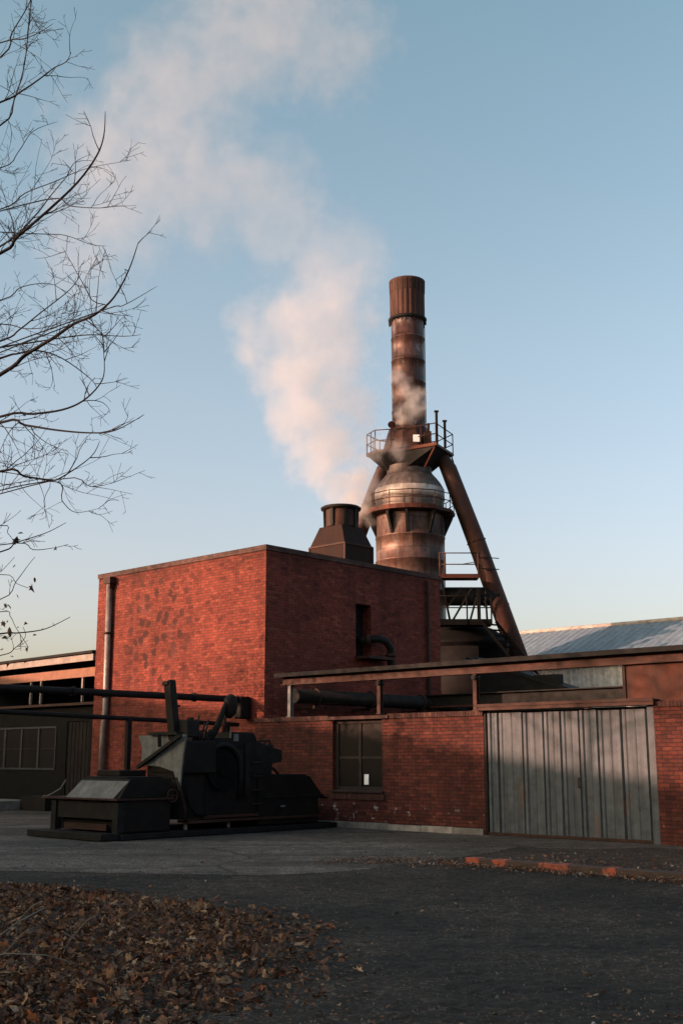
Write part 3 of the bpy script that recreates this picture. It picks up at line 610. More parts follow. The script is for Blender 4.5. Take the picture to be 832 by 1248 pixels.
# ================================================================ CANOPY FRAME
T = Thing('canopy_frame', 'long rusty steel beam on short posts standing along the brick wall top', 'canopy', (0, 0, 2.63))
mb = MB(); mb.box(-6.3, 10.5, -.015, .015, 3.46, 3.66); mb.box(-6.3, 10.5, -.09, .09, 3.44, 3.458); T.part('beam', mb, 'beam_rust')
mb = MB(); mb.box(-6.42, 10.6, -.20, .16, 3.662, 3.72); mb.box(-6.42, 10.6, -.22, -.201, 3.64, 3.74); T.part('gutter', mb, 'shed_roof')
for x in (-6.02, -2.99, -.17):
    mb = MB(); mb.box(x-.05, x+.05, -.055, -.045, 2.632, 3.438); mb.box(x-.05, x+.05, .045, .055, 2.632, 3.438); mb.box(x-.006, x+.006, -.045, .045, 2.632, 3.438)
    mb.box(x-.08, x+.08, -.08, .08, 2.6315, 2.645)
    T.part('post', mb, 'beam_rust' if x > -6 else 'grey_sheet', label='post coloured pale grey as lit' if x < -6 else None)  # left post pale grey: the light on it is put into its colour
each(T, 'insulator', 'black_steel', lambda mb, x: mb.tube([(x,-.1,3.36),(x,.1,3.36)], .06, 10), (-.17, -2.99))
T = Thing('rusty_hoarding', 'rust-brown sheet steel panel above the brick at the right of the door', 'metal sheet', (7, 0, 2.69))
mb = MB(); mb.box(3.44, 10.4, .02, .05, 2.70, 3.455); T.part('sheet', mb, 'panel_rust')
each(T, 'batten', 'dark_rust', lambda mb, x: mb.box(x, x+.06, -.01, .018, 2.70, 3.438), (3.46, 5.4, 7.4))

T = Thing('cross_beam', 'dark rusty beam spanning the yard behind the low brick wall', 'beam', (-3, 6, 0))
mb = MB(); mb.box(-6.6, 4.5, 5.98, 6.02, 3.10, 3.40); mb.box(-6.6, 4.5, 5.85, 6.15, 3.40, 3.43); T.part('beam', mb, 'black_steel')
mb = MB(); mb.box(-6.6, 4.5, 5.84, 6.15, 3.05, 3.10); T.part('lower_flange', mb, 'panel_rust')
for x in (-6.2, -1.0, 4.2):
    mb = MB(); mb.box(x-.07, x+.07, 5.93, 6.07, 0, 3.07); T.part('post', mb, 'dark_rust')
T = Thing('yard_pipe', 'fat sooty pipe running back along the foot of the shaded brick side', 'pipe', (-6.3, 4, 3.2))
mb = MB(); mb.tube([(-6.35,.45,3.2),(-6.35,6.4,3.2),(-6.1,6.7,3.1),(-5.6,6.8,2.9)], .19, 16); T.part('pipe', mb, 'black_steel')
for y in (1.2, 3.4, 5.6):
    mb = MB(); mb.tube([(-6.35,y,3.2),(-6.35,y+.06,3.2)], .24, 16); mb.box(-7.0,-6.3,y-.04,y+.10,2.9,2.98); T.part('bracket', mb, 'dark_rust')

# ================================================================ LEFT SHED
T = Thing('open_shed', 'black open-fronted shed with a sunlit orange beam left of the brick building', 'shed', (-19, 2, 0))
mb = MB(); mb.add([(-30,-.1,4.62),(-14.65,-.1,4.80),(-14.65,7,5.2),(-30,7,5.0),(-30,-.1,4.70),(-14.65,-.1,4.88),(-14.65,7,5.3),(-30,7,5.1)],
                  [(3,2,1,0),(4,5,6,7),(0,1,5,4),(1,2,6,5),(2,3,7,6),(3,0,4,7)]); T.part('roof', mb, 'shed_roof')
mb = MB(); mb.prism_y([(-30,4.42),(-14.65,4.57),(-14.65,4.77),(-30,4.60)], -.06, .02); T.part('fascia', mb, 'shed_fascia')
mb = MB(); mb.prism_y([(-30,4.02),(-14.65,4.12),(-14.65,4.40),(-30,4.28)], .25, .40); T.part('beam', mb, 'orange_timber', label='sunlit orange beam')
for x, m_ in ((-18.6,'shed_fascia'),(-18.0,'shed_fascia'),(-15.65,'shed_fascia'),(-24,'shed_fascia')):
    mb = MB(); mb.box(x-.035, x+.035, .27, .34, 3.35, 4.10); T.part('post', mb, m_)
mb = MB(); mb.box(-30, -14.65, .12, .6, 3.24, 3.32); T.part('ledge', mb, 'beam_rust')
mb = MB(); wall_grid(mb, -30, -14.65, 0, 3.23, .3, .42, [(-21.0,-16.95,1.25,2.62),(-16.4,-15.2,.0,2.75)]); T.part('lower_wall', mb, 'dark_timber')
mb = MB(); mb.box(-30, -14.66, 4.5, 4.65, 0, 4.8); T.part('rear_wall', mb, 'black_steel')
mb = MB(); mb.box(-30, -14.67, .45, 4.4, 3.12, 3.2); T.part('loft_floor', mb, 'black_steel')
x = -21.0
while x < -16.96:
    xe = x + 1.0125; fr = MB()
    for p, q, r_, s_ in ((x,x+.05,1.25,2.62),(xe-.05,xe,1.25,2.62),(x+.05,xe-.05,1.25,1.31),(x+.05,xe-.05,2.56,2.62)): fr.box(p+.003, q-.003, .27, .33, r_, s_)
    f = T.part('window', fr, 'old_window_frame')
    br = MB(); br.box(x+.05, xe-.05, .285, .315, 1.9, 1.93); T.part('glazing_bar', br, 'window_frame', f)
    gl = MB(); gl.box(x+.05, xe-.05, .30, .31, 1.31, 2.56); T.part('pane', gl, 'dark_glass', f); x = xe
mb = MB(); mb.box(-16.38, -15.22, .34, .39, 0.01, 2.74)
for k in range(6): mb.box(-16.38+k*.195, -16.36+k*.195, .325, .339, .01, 2.74)
T.part('door', mb, 'shed_wall')
mb = MB(); mb.box(-17.9, -16.5, -.30, .28, 0, .45); T.part('low_plinth', mb, 'shed_wall', label='brownish block base')
solo('loading_step', MB().box(-30, -17.95, -1.3, .25, .0, .30), 'dirty_stone', (-24,-.6,0), label='low concrete step along the foot of the black shed', cat='step', bevel=.02)

# ================================================================ FAR SHEDS
T = Thing('metal_shed', 'long far shed with a grey corrugated roof and pale cladding behind the yard', 'shed', (0, 20, 0))
def corr(mb, x0, x1, p, q, pitch, amp):
    """corrugated sheet; p and q are (y,z) of the lower and upper edge"""
    n = int((x1-x0)/pitch*4); vs = []
    dy, dz = q[0]-p[0], q[1]-p[1]; L = math.hypot(dy, dz); ny_, nz_ = -dz/L, dy/L
    for (y, z) in (p, q):
        for k in range(n+1):
            o = amp*math.sin(k*math.pi/2); vs.append((x0+k*(x1-x0)/n, y+ny_*o, z+nz_*o))
    mb.add(vs, [(k, k+1, n+1+k+1, n+1+k) for k in range(n)], True); return mb
mb = corr(MB(), -17.0, 16, (19.9,5.40), (24.4,7.36), .36, .02); corr(mb, -17.0, 16, (24.4,7.34), (28.9,5.40), .36, .02); T.part('roof', mb, 'roof_zinc')
mb = MB(); mb.tube([(-17.0,24.4,7.39),(16,24.4,7.39)], .09, 8); T.part('ridge_cap', mb, 'stone', label='pale ridge capping')
mb = corr(MB(), -12.3, 16, (20.2,3.6), (20.2,5.34), .22, .025); T.part('cladding', mb, 'pale_cladding')
mb = MB(); mb.box(-16.8, 16, 20.26, 28.6, 0, 5.2); T.part('wall', mb, 'black_steel')
mb = MB(); mb.box(-17.0, 16, 19.82, 19.90, 5.31, 5.40); T.part('gutter', mb, 'shed_roof')
T = Thing('low_shed', 'black low lean-to shed seen between the two beams in front of pale cladding', 'shed', (-5.2, 11, 0))
mb = MB(); mb.prism_y([(-6.9,0),(-3.3,0),(-3.3,3.62),(-6.9,4.78)], 9.05, 9.9); T.part('wall', mb, 'black_steel')
mb = MB(); mb.prism_y([(-2.95,3.40),(-2.95,3.47),(-7.2,4.80),(-7.2,4.73)], 9.0, 9.45); T.part('roof', mb, 'shed_roof')
mb = MB(); mb.box(-4.72, -3.85, 9.1, 9.4, 3.60, 4.10); T.part('roof_box', mb, 'black_steel')

# ================================================================ PIPE BRIDGE
T = Thing('pipe_bridge', 'pair of black pipes on posts crossing the yard to the brick building corner', 'pipe bridge', (-7.6, -6, 0))
mb = MB(); mb.tube([(-7.6,-16,3.12),(-7.6,-.1,3.12)], .085, 14); T.part('upper_pipe', mb, 'sooty_steel')
for y in (-11.5,-5.5,-1.9):
    mb = MB(); mb.tube([(-7.6,y,3.12),(-7.6,y+.07,3.12)], .115, 14); T.part('flange', mb, 'sooty_steel')
mb = MB(); mb.tube([(-7.6,-16,2.78),(-7.6,-.36,2.47)], .055, 10); T.part('lower_pipe', mb, 'sooty_steel')
for y in (-11.2, -3.85, -.73):
    mb = MB(); mb.bar((-7.6,y,0),(-7.6,y,2.5-.019*(y+.73)),.11,.11,(0,1,0)); T.part('post', mb, 'sooty_steel')
mb = MB(); mb.box(-7.74,-7.46,-.40,-.02,2.62,3.2); T.part('valve_box', mb, 'sooty_steel', bevel=.05)
# ================================================================ OLD MACHINE IN THE YARD
T = Thing('rolling_machine', 'derelict black yard machine with raised arms, grey hopper plate and boxy housings', 'machine', (-5.2, -3.8, 0))
mb = MB(); mb.box(-6.75, -4.12, -7.0, -6.55, .02, .15); mb.box(-6.6, -6.2, -6.55, -.4, .02, .13); mb.box(-4.5, -4.05, -6.55, -.4, .02, .13)
mb.box(-6.6,-4.05,-.6,-.35,.02,.13); T.part('skid_base', mb, 'black_steel', bevel=.01)
# front housing: open front with a panel, deep sides
mb = MB(); mb.box(-6.35, -4.18, -6.42, -5.25, .16, .78); T.part('front_housing', mb, 'sooty_steel', bevel=.012)
each(T, 'corner_post', 'black_steel', lambda mb, x: mb.box(x, x+.17, -6.60, -6.43, .15, .74), (-6.50, -4.32))
mb = MB(); mb.box(-6.33, -4.32, -6.56, -6.50, .40, .74); T.part('front_panel', mb, 'black_steel', bevel=.008)
mb = MB(); mb.box(-6.1, -4.6, -6.54, -6.50, .18, .30); T.part('grille', mb, 'dark_rust')
mb = MB(); mb.box(-6.75, -4.12, -6.66, -5.2, .78, .815); mb.box(-6.9, -6.75, -6.6, -6.3, .785, .81); T.part('shelf', mb, 'dark_rust')
mb = MB(); mb.add([(-6.05,-6.55,.816),(-4.40,-6.55,.816),(-4.25,-6.25,1.18),(-5.90,-6.25,1.18),(-6.05,-6.50,.816),(-4.40,-6.50,.816),(-4.25,-6.21,1.17),(-5.90,-6.21,1.17)],
                  [(0,1,2,3),(7,6,5,4),(0,4,5,1),(1,5,6,2),(2,6,7,3),(3,7,4,0)]); T.part('hood_plate', mb, 'grey_sheet', label='pale scuffed sloping plate')
mb = MB(); mb.prism_x([(-6.5,.82),(-5.2,.82),(-5.2,1.20),(-6.24,1.20)], -5.96, -4.24); T.part('hood', mb, 'sooty_steel', bevel=.01)
mb = MB(); mb.box(-5.9, -4.4, -6.2, -5.3, 1.20, 1.235); mb.box(-5.9,-5.1,-5.9,-5.2,1.235,1.36); T.part('engine_cover', mb, 'sooty_steel', bevel=.02)
mb = MB(); mb.tube([(-6.9,-6.5,.80),(-6.75,-6.45,.86),(-6.5,-6.40,.97),(-6.45,-6.3,1.16)], .014, 6); mb.tube([(-6.97,-6.5,.79),(-6.88,-6.5,.80)], .035, 8); T.part('starter_cord', mb, 'twig')
# grey hopper plate with its brace
mb = MB(); P4 = [(-5.72,2.10),(-4.08,2.10),(-4.14,1.40),(-4.16,.95),(-4.40,1.34),(-4.9,1.44),(-5.52,1.46),(-5.55,1.85)]
mb.add([(x,-5.02+.06*(z-1.4),z) for x,z in P4]+[(x,-4.98+.06*(z-1.4),z) for x,z in P4], [tuple(reversed(range(8))), tuple(range(8,16))]+[(i,(i+1)%8,(i+1)%8+8,i+8) for i in range(8)]); T.part('hopper_plate', mb, 'hopper_sheet', label='grey sheet steel hopper side')
mb = MB(); mb.box(-5.2,-4.1,-4.97,-4.1,1.3,1.98); T.part('hopper_box', mb, 'sooty_steel', bevel=.02)
mb = MB(); mb.bar((-5.55,-5.08,1.42),(-4.12,-5.08,2.08),.09,.07); T.part('brace', mb, 'black_steel')
mb = MB(); mb.box(-5.25,-4.3,-5.06,-4.9,2.10,2.16); mb.bar((-4.85,-5.08,2.12),(-4.80,-5.10,1.85),.08,.03); T.part('top_handle', mb, 'black_steel')
# big dark arm and its carriage
mb = MB(); mb.bar((-4.78,-4.9,3.26),(-4.40,-4.9,1.2),.17,.22); mb.box(-4.90,-4.70,-5.02,-4.80,3.16,3.25); T.part('mast_arm', mb, 'sooty_steel', bevel=.012)
mb = MB(); mb.bar((-5.0,-4.75,2.72),(-4.6,-4.75,2.72),.05,.05); T.part('mast_peg', mb, 'dark_rust')
mb = MB(); mb.box(-4.55,-4.2,-4.85,-4.5,2.05,2.42); mb.box(-4.42,-4.28,-4.70,-4.58,2.42,2.47); T.part('gear_box', mb, 'black_steel', bevel=.025)
mb = MB(); mb.box(-5.4,-4.22,-4.95,-4.3,.35,1.9); T.part('centre_frame', mb, 'sooty_steel', bevel=.02)
mb = MB(); mb.box(-4.215,-4.195,-4.78,-4.42,1.37,1.50); T.part('maker_plate', mb, 'panel_rust', label='rust-orange blank plate')
mb = MB()
for k in range(5):
    y = -4.6+k*.1; mb.tube([(-4.35,y,1.95),(-4.30,y+.10,2.12+.05*(k%3)),(-4.35,y+.22,2.16+.06*(k%2)),(-4.5,y+.3,2.0)], .022, 6)
T.part('hose', mb, 'black_steel')
# swing arm with round head
mb = MB(); mb.tube([(-4.3,-4.20,1.9),(-4.3,-3.92,2.3),(-4.3,-3.72,2.72),(-4.3,-3.60,2.90)], [.075,.075,.055,.045], 10); T.part('swing_arm', mb, 'sooty_steel')
mb = MB(); mb.tube([(-4.3,-3.60,2.50),(-4.3,-3.56,2.60),(-4.3,-3.54,2.78),(-4.3,-3.56,2.92),(-4.3,-3.60,2.98)], [.07,.14,.16,.14,.07], 14); mb.bar((-4.3,-3.75,2.62),(-4.3,-3.55,2.58),.05,.05); T.part('arm_head', mb, 'sooty_steel')
# cab block with arched guard
mb = MB(); mb.prism_x([(-4.28,.42),(-2.78,.42),(-2.78,2.02),(-2.88,2.17),(-3.55,2.18),(-3.56,2.05),(-4.28,2.05)], -5.9, -4.24); T.part('cab', mb, 'sooty_steel', bevel=.012)
mb = MB(); mb.box(-4.238,-4.20,-3.16,-3.0,.8,1.95); mb.box(-4.238,-4.215,-3.45,-3.20,.9,1.8); T.part('door_strip', mb, 'black_steel')
mb = MB(); mb.bar((-4.22,-3.60,2.05),(-4.22,-3.60,2.22),.03,.03); mb.box(-4.235,-4.225,-3.50,-3.36,1.98,2.14); T.part('mirror', mb, 'grey_sheet')
mb = MB(); arc = [(-4.16,-3.85+.52*math.cos(t),1.35+.55*math.sin(t)) for t in [math.pi*(1-k/12)*1.0 for k in range(13)]]
mb.tube(arc+[(-4.16,-3.33,.75)], .06, 8); T.part('arched_guard', mb, 'black_steel')
mb = MB(); mb.tube([(-4.28,-3.85,1.35),(-4.14,-3.85,1.35)], .42, 26); mb.tube([(-4.15,-3.85,1.35),(-4.09,-3.85,1.35)], .12, 14); T.part('flywheel', mb, 'rubber')
mb = MB(); mb.box(-4.22,-4.14,-4.35,-2.8,.36,.42); mb.box(-4.5,-4.12,-4.8,-.9,.28,.33); T.part('running_board', mb, 'dark_rust')
for y in (-4.7,-3.5): 
    mb = MB(); mb.tube([(-4.35,y,.0),(-4.35,y,.3)], .045, 8); T.part('jack_leg', mb, 'pipe_steel')
# rear housing with sloping nose
mb = MB(); mb.prism_x([(-2.776,.16),(-.86,.16),(-.86,.72),(-.62,.74),(-.74,.80),(-1.14,1.20),(-1.33,1.25),(-2.776,1.25)], -6.2, -4.18); T.part('rear_housing', mb, 'sooty_steel', bevel=.015)
mb = MB(); mb.box(-4.178,-4.15,-2.7,-.95,.74,.775); mb.box(-4.178,-4.155,-2.2,-1.9,.50,.60); T.part('side_trim', mb, 'black_steel')
mb = MB(); mb.box(-4.154,-4.148,-2.1,-1.97,.535,.565); T.part('badge', mb, 'grey_sheet')
mb = MB(); mb.prism_x([(-2.776,1.252),(-2.3,1.252),(-2.28,1.50),(-2.02,1.52),(-1.96,1.60),(-1.98,1.80),(-2.3,1.86),(-2.776,2.0)], -5.7, -4.26); T.part('tank_box', mb, 'black_steel', bevel=.02)
mb = MB(); mb.tube([(-4.6,-2.25,1.84),(-4.6,-2.22,1.98),(-4.6,-2.05,2.0),(-4.6,-2.05,1.82)], .025, 7); mb.tube([(-4.6,-2.42,1.99),(-4.6,-2.05,2.01)], .018, 7); mb.tube([(-4.6,-2.12,1.88),(-4.6,-1.99,1.88)], .05, 8)
T.part('filler_pipe', mb, 'black_steel')
mb = MB(); mb.tube([(-4.6,-2.15,1.50),(-4.5,-2.0,1.36),(-4.4,-1.95,1.25)], .03, 7); T.part('drain_pipe', mb, 'black_steel')
mb = MB(); mb.add([(-4.3,-.86,.80),(-6.1,-.86,.80),(-6.1,-.45,.72),(-4.3,-.40,.70),(-4.3,-.86,.76),(-6.1,-.86,.76),(-6.1,-.45,.69),(-4.3,-.40,.67)],[(3,2,1,0),(4,5,6,7),(0,1,5,4),(1,2,6,5),(2,3,7,6),(3,0,4,7)]); T.part('tail_flap', mb, 'black_steel')

each(T, 'lever', 'dark_rust', lambda mb, p: mb.tube(p, [.02,.016,.022], 6), [[(-4.3,-4.55,1.9),(-4.3,-4.50,2.25),(-4.3,-4.44,2.52)], [(-4.3,-4.40,1.9),(-4.3,-4.33,2.2),(-4.3,-4.27,2.36)], [(-4.45,-4.15,1.95),(-4.45,-4.12,2.2),(-4.45,-4.05,2.44)]])
mb = MB(); mb.tube([(-4.16,-4.95,1.25),(-4.12,-4.9,.9),(-4.12,-4.8,.62),(-4.14,-4.6,.45),(-4.16,-4.3,.42)], .03, 7); T.part('hydraulic_hose', mb, 'rubber')
mb = MB(); mb.tube([(-4.14,-5.15,1.22),(-4.10,-5.05,.95),(-4.12,-4.9,.55),(-4.2,-4.85,.3)], .022, 7); T.part('hydraulic_hose', mb, 'dark_rust')
mb = MB(); mb.tube([(-4.9,-3.2,2.17),(-4.9,-3.2,2.50),(-4.9,-3.12,2.58)], .05, 10); T.part('exhaust_pipe', mb, 'dark_rust')
mb = MB(); mb.tube([(-4.13+.0,-5.25,.98)]+[(-4.13,-5.25+.13*math.sin(q),.85+.13*math.cos(q)) for q in [k*math.pi/8 for k in range(17)]], .014, 6); mb.bar((-4.13,-5.38,.85),(-4.13,-5.12,.85),.018,.018); mb.bar((-4.13,-5.25,.72),(-4.13,-5.25,.98),.018,.018); T.part('valve_wheel', mb, 'dark_rust')
each(T, 'step_iron', 'dark_rust', lambda mb, z: mb.tube([(-4.24,-2.95,z),(-4.14,-2.95,z),(-4.14,-2.70+.0,z),(-4.24,-2.70,z)], .014, 6), (.62,.92,1.22,1.52))
# ================================================================ IRON KERB
T = Thing('iron_kerb', 'long low rusty iron rail on the ground with patches of red-orange', 'kerb', (6.5, -5.95, 0))
mb = MB(); mb.box(3.98, 10.5, -6.05, -5.85, .0, .11); T.part('rail', mb, 'kerb_rust', bevel=.012)
for a, b in ((4.02,4.28),(4.52,4.78),(5.35,5.85),(6.4,6.62),(7.62,7.95)):  # red-orange stretches at intervals along the rail
    mb = MB(); mb.box(a, b, -6.056, -5.844, .004, .116); T.part('red_patch', mb, 'red_orange', bevel=.012)

# ================================================================ FURNACE TOWER
X, Y = 2.80, 46.0
T = Thing('furnace_tower', 'tall rusty furnace with domed drum, ring balconies and slender chimney stack', 'furnace', (X, Y, 0), False)
mb = MB(); prof = [(1.40,0)]
for z in (3, 5, 7, 8.3, 9.55, 10.55): prof += [(1.40,z-.03),(1.425,z-.02),(1.425,z+.02),(1.40,z+.03)]
prof += [(1.40,11.45)]; mb.lathe(prof, X, Y, 56); T.part('drum', mb, 'drum_steel')
mb = MB(); mb.lathe([(1.40,11.62),(1.40,12.10),(1.405,12.62),(1.36,12.72),(1.27,12.88),(1.14,13.06),(1.02,13.2),(.93,13.32),(.92,13.6)], X, Y, 56)
T.part('dome', mb, 'dome_steel')
mb = MB(); mb.lathe([(1.41,12.14),(1.432,12.15),(1.425,12.60),(1.40,12.61)], X, Y, 56); T.part('silver_band', mb, 'silver_band')
mb = MB(); mb.lathe([(1.38,11.46),(1.84,11.50),(1.86,11.62),(1.40,11.62)], X, Y, 12, smooth=False)
pf = T.part('ring_platform', mb, 'leg_rust')
mb = MB(); rr = 1.80
def ring(mb, z, r, n=12, rad=.02):
    mb.tube([(X+r*math.cos(k*2*math.pi/n), Y+r*math.sin(k*2*math.pi/n), z) for k in range(n+1)], rad, 6)
ring(mb, 12.28, rr); ring(mb, 11.98, rr)
for k in range(12):
    a = k*math.pi/6; mb.tube([(X+rr*math.cos(a), Y+rr*math.sin(a), 11.62),(X+rr*math.cos(a), Y+rr*math.sin(a), 12.28)], .02, 5)
T.part('railing', mb, 'dark_rust', pf)
mb = MB(); mb.lathe([(1.86,11.50),(1.865,11.68)], X, Y, 12, R(180), R(300), False); T.part('kick_plate', mb, 'panel_rust', pf)
for deg in (190, 236, 262, 300, 345, 30, 90, 140):
    a = R(deg); cA, sA = math.cos(a), math.sin(a); t = Vector((-sA, cA, 0))*.05; mb = MB()
    p = [Vector((X+1.41*cA, Y+1.41*sA, 11.45)), Vector((X+1.80*cA, Y+1.80*sA, 11.45)), Vector((X+1.76*cA, Y+1.76*sA, 11.30)), Vector((X+1.41*cA, Y+1.41*sA, 10.55))]
    mb.add([q+t for q in p]+[q-t for q in p], [(0,1,2,3),(7,6,5,4),(0,4,5,1),(1,5,6,2),(2,6,7,3),(3,7,4,0)]); T.part('bracket', mb, 'black_steel')
# flared support and upper balcony
poly = [(-1.78,.15),(-1.45,-.55),(-.15,-.85),(1.0,-1.62),(1.86,.1),(1.3,1.2),(0,1.5),(-1.2,1.1)]
n = len(poly)
mb = MB(); mb.add([(X+x, Y+y, 14.14) for x, y in poly]+[(X+x, Y+y, 14.24) for x, y in poly], [tuple(range(n-1,-1,-1)), tuple(range(n,2*n))]+[(i,(i+1)%n,(i+1)%n+n,i+n) for i in range(n)])
pf = T.part('balcony', mb, 'leg_rust')
mb = MB(); m2 = []
for x, y in poly:
    l = math.hypot(x, y); m2.append((X+x/l*.93, Y+y/l*.93, 13.42))
mb.add(m2+[(X+x*.96, Y+y*.96, 14.138) for x, y in poly], [(i,(i+1)%n,(i+1)%n+n,i+n) for i in range(n)]); T.part('flare', mb, 'black_steel')
mb = MB()
for i in range(n):
    a_, b_ = Vector((X+poly[i][0]*.98, Y+poly[i][1]*.98, 14.24)), Vector((X+poly[(i+1)%n][0]*.98, Y+poly[(i+1)%n][1]*.98, 14.24))
    for h in (.40,.85): mb.tube([a_+Vector((0,0,h)), b_+Vector((0,0,h))], .022, 6)
    for t in (0,.5): p = a_.lerp(b_, t); mb.tube([p, p+Vector((0,0,.85))], .022, 6)
T.part('railing', mb, 'dark_rust', pf)
mb = MB(); mb.bar((X-.15,Y-.87,14.20),(X+1.0,Y-1.64,14.20),.03,.13); T.part('kick_plate', mb, 'panel_rust', pf)
for (x, y, h) in ((1.03,-1.5,1.35),(1.42,-.8,1.15)):
    mb = MB(); mb.bar((X+x,Y+y,14.24),(X+x,Y+y,14.24+h),.10,.10,(0,1,0)); mb.box(X+x-.09,X+x+.09,Y+y-.09,Y+y+.09,14.24+h,14.28+h); T.part('davit_post', mb, 'black_steel', pf)
mb = MB(); mb.tube([(X+.55,Y-1.25,13.3),(X+.9,Y-1.45,14.0),(X+.95,Y-1.5,14.14)], .05, 7); T.part('strut', mb, 'panel_rust')
mb = MB(); mb.tube([(X+1.55,Y-.25,13.75),(X+1.72,Y-.2,13.62),(X+1.82,Y-.1,13.8),(X+1.75,Y,14.1)], .03, 6); T.part('drain_hook', mb, 'black_steel')
# housing at stack foot
mb = MB(); mb.lathe([(1.08,14.242),(1.0,14.6),(.84,15.15),(.80,15.28),(.70,15.3)], X-.02, Y, 10, smooth=False); T.part('stack_housing', mb, 'crown_rust')
mb = MB(); mb.box(X+.10,X+.36,Y-1.15,Y-1.1,14.42,14.72); T.part('white_plate', mb, 'paper')
mb = MB(); mb.tube([(X-.75,Y-.55,15.30),(X-.72,Y-.5,15.36)], .16, 10); T.part('bleeder_cap', mb, 'dark_rust')
mb = MB(); mb.box(X+.55,X+.85,Y-1.05,Y-.75,14.25,14.9); mb.tube([(X+.72,Y-1.0,14.85),(X+.74,Y-.98,15.25)], .06, 8); T.part('valve', mb, 'dark_rust')
# stack
mb = MB(); prof = [(.695,15.2)]
for z in (16.03, 17.3, 18.28, 19.3): prof += [(.695,z-.03),(.71,z-.025),(.71,z+.015),(.69,z+.02)]
prof += [(.69,20.1)]; mb.lathe(prof, X, Y, 44); st = T.part('stack', mb, 'stack_rust')
mb = MB(); nn = 88
vs = []; 
for z, r in ((20.12,.715),(20.22,.72),(21.35,.72),(21.45,.735),(21.86,.745)):
    for k in range(nn):
        a = 2*math.pi*k/nn; o = (.022 if k % 4 in (0, 1) else 0); vs.append((X+(r+o)*math.cos(a), Y+(r+o)*math.sin(a), z))
mb.add(vs, [(i*nn+k, i*nn+(k+1)%nn, (i+1)*nn+(k+1)%nn, (i+1)*nn+k) for i in range(4) for k in range(nn)])
mb.lathe([(.76,21.86),(.775,21.93),(.70,21.93),(.66,21.6),(.66,19.0),(.001,19.0)], X, Y, 44); T.part('crown', mb, 'crown_rust', st)
mb = MB()
for k in range(44):
    a = 2*math.pi*(k+.5)/44+.04; u = Vector((math.cos(a), math.sin(a), 0)); w_ = Vector((-u.y, u.x, 0))*.022
    if k % 2: mb.add([Vector((X,Y,21.36))+u*.745-w_, Vector((X,Y,21.36))+u*.745+w_, Vector((X,Y,21.82))+u*.772+w_, Vector((X,Y,21.82))+u*.772-w_], [(0,1,2,3)])
T.part('crown_slots', mb, 'sooty_steel', st)
mb = MB(); mb.lathe([(.70,20.08),(.80,20.10),(.82,20.20),(.75,20.24)], X, Y, 44)
rg = random.Random(8)
for k in range(30):
    a = k*2*math.pi/30; mb.box(X+.78*math.cos(a)-.02, X+.78*math.cos(a)+.02, Y+.78*math.sin(a)-.02, Y+.78*math.sin(a)+.02, 19.95+rg.random()*.1, 20.12)
T.part('crown_ring', mb, 'black_steel', st)
mb = MB(); mb.bar((X+.715,Y-.05,15.3),(X+.715,Y-.05,20.1),.03,.05,(0,1,0)); T.part('conduit', mb, 'black_steel', st)
T.e.scale = (1, 1, .982)
# leaning gas pipes
mb = MB(); mb.tube([(X+.8,Y-.1,14.1),(X+1.36,Y-.15,13.95),(X+1.60,Y-.2,13.5),(X+2.66,Y-.2,10.42),(X+6.05,Y-.2,.0)], [.28,.31,.34,.37,.40], 22); lp = T.part('gas_pipe', mb, 'leg_rust')
for t in (0.0, .26, .42, .62):
    mb = MB(); p = Vector((X+2.66,Y-.2,10.42)).lerp(Vector((X+6.05,Y-.2,0)), t); q = Vector((X+2.66,Y-.2,10.42)).lerp(Vector((X+6.05,Y-.2,0)), t+.003); mb.tube([p, q], .40, 22)
    T.part('weld_band', mb, 'leg_rust', lp)
mb = MB(); mb.tube([(X-.6,Y+.3,14.0),(X-1.05,Y+.5,13.6),(X-1.3,Y+.6,13.0),(X-2.0,Y+.6,11.1),(X-5.6,Y+.6,1.0)], .32, 20); T.part('gas_pipe', mb, 'leg_rust', label='left leaning pipe behind the dome')
mb = MB(); mb.tube([(X+1.2,Y-.2,8.12),(X+3.5,Y-.2,8.12)], .38, 20); mb.tube([(X+2.9,Y-.2,8.12),(X+3.0,Y-.2,8.12)], .42, 20); T.part('cross_duct', mb, 'black_steel')

T = Thing('service_platform', 'upper small steel platform with handrails beside the furnace drum', 'platform', (X+1.9, Y-1.2, 8.5), False, 'platforms on the furnace')
x0, x1, y0, y1, z = X+1.0, X+2.6, Y-1.6, Y-.65, 8.55
mb = MB(); mb.box(x0, x1, y0, y1, z, z+.07); T.part('deck', mb, 'dark_rust')
mb = MB(); mb.box(x0, x1, y0-.03, y0-.003, z-.04, z+.12); T.part('kick_plate', mb, 'panel_rust')
mb = MB()
for x in (x0+.05, x0+.25, x1-.05): mb.tube([(x,y0,z),(x,y0,z+.95)], .035, 6)
for h in (.5,.95): mb.tube([(x0,y0,z+h),(x1,y0,z+h)], .022, 6); mb.tube([(x1,y0,z+h),(x1+.1,y1,z+h),(x1+.9,y1,z+h-.05)], .02, 6)
mb.tube([(x0+.9,y0,z+.5),(x1-.2,y0+.1,z+.6),(x1-.1,y0,z+.3)], .018, 5); mb.bar((x0+.05,y0,z+.1),(x0+.25,y0,z+.5),.03,.03)
T.part('railing', mb, 'dark_rust')
mb = MB()
for (p, q) in (((x0+.1,y0+.1,z),(x0+.5,y1,6.9)),((x0+1.3,y0+.1,z-.4),(x0+.55,y0+.3,6.9)),((x0+1.55,y0+.1,z-.5),(x0+1.2,y0+.2,6.85)),((x0+.3,y0+.1,z-1.2),(x0+.9,y0+.1,z-.4)),((x0+1.6,y0+.1,z-.5),(x0+2.1,y0+.2,7.6))): mb.bar(p, q, .07, .07)
T.part('strut', mb, 'tarred_steel')
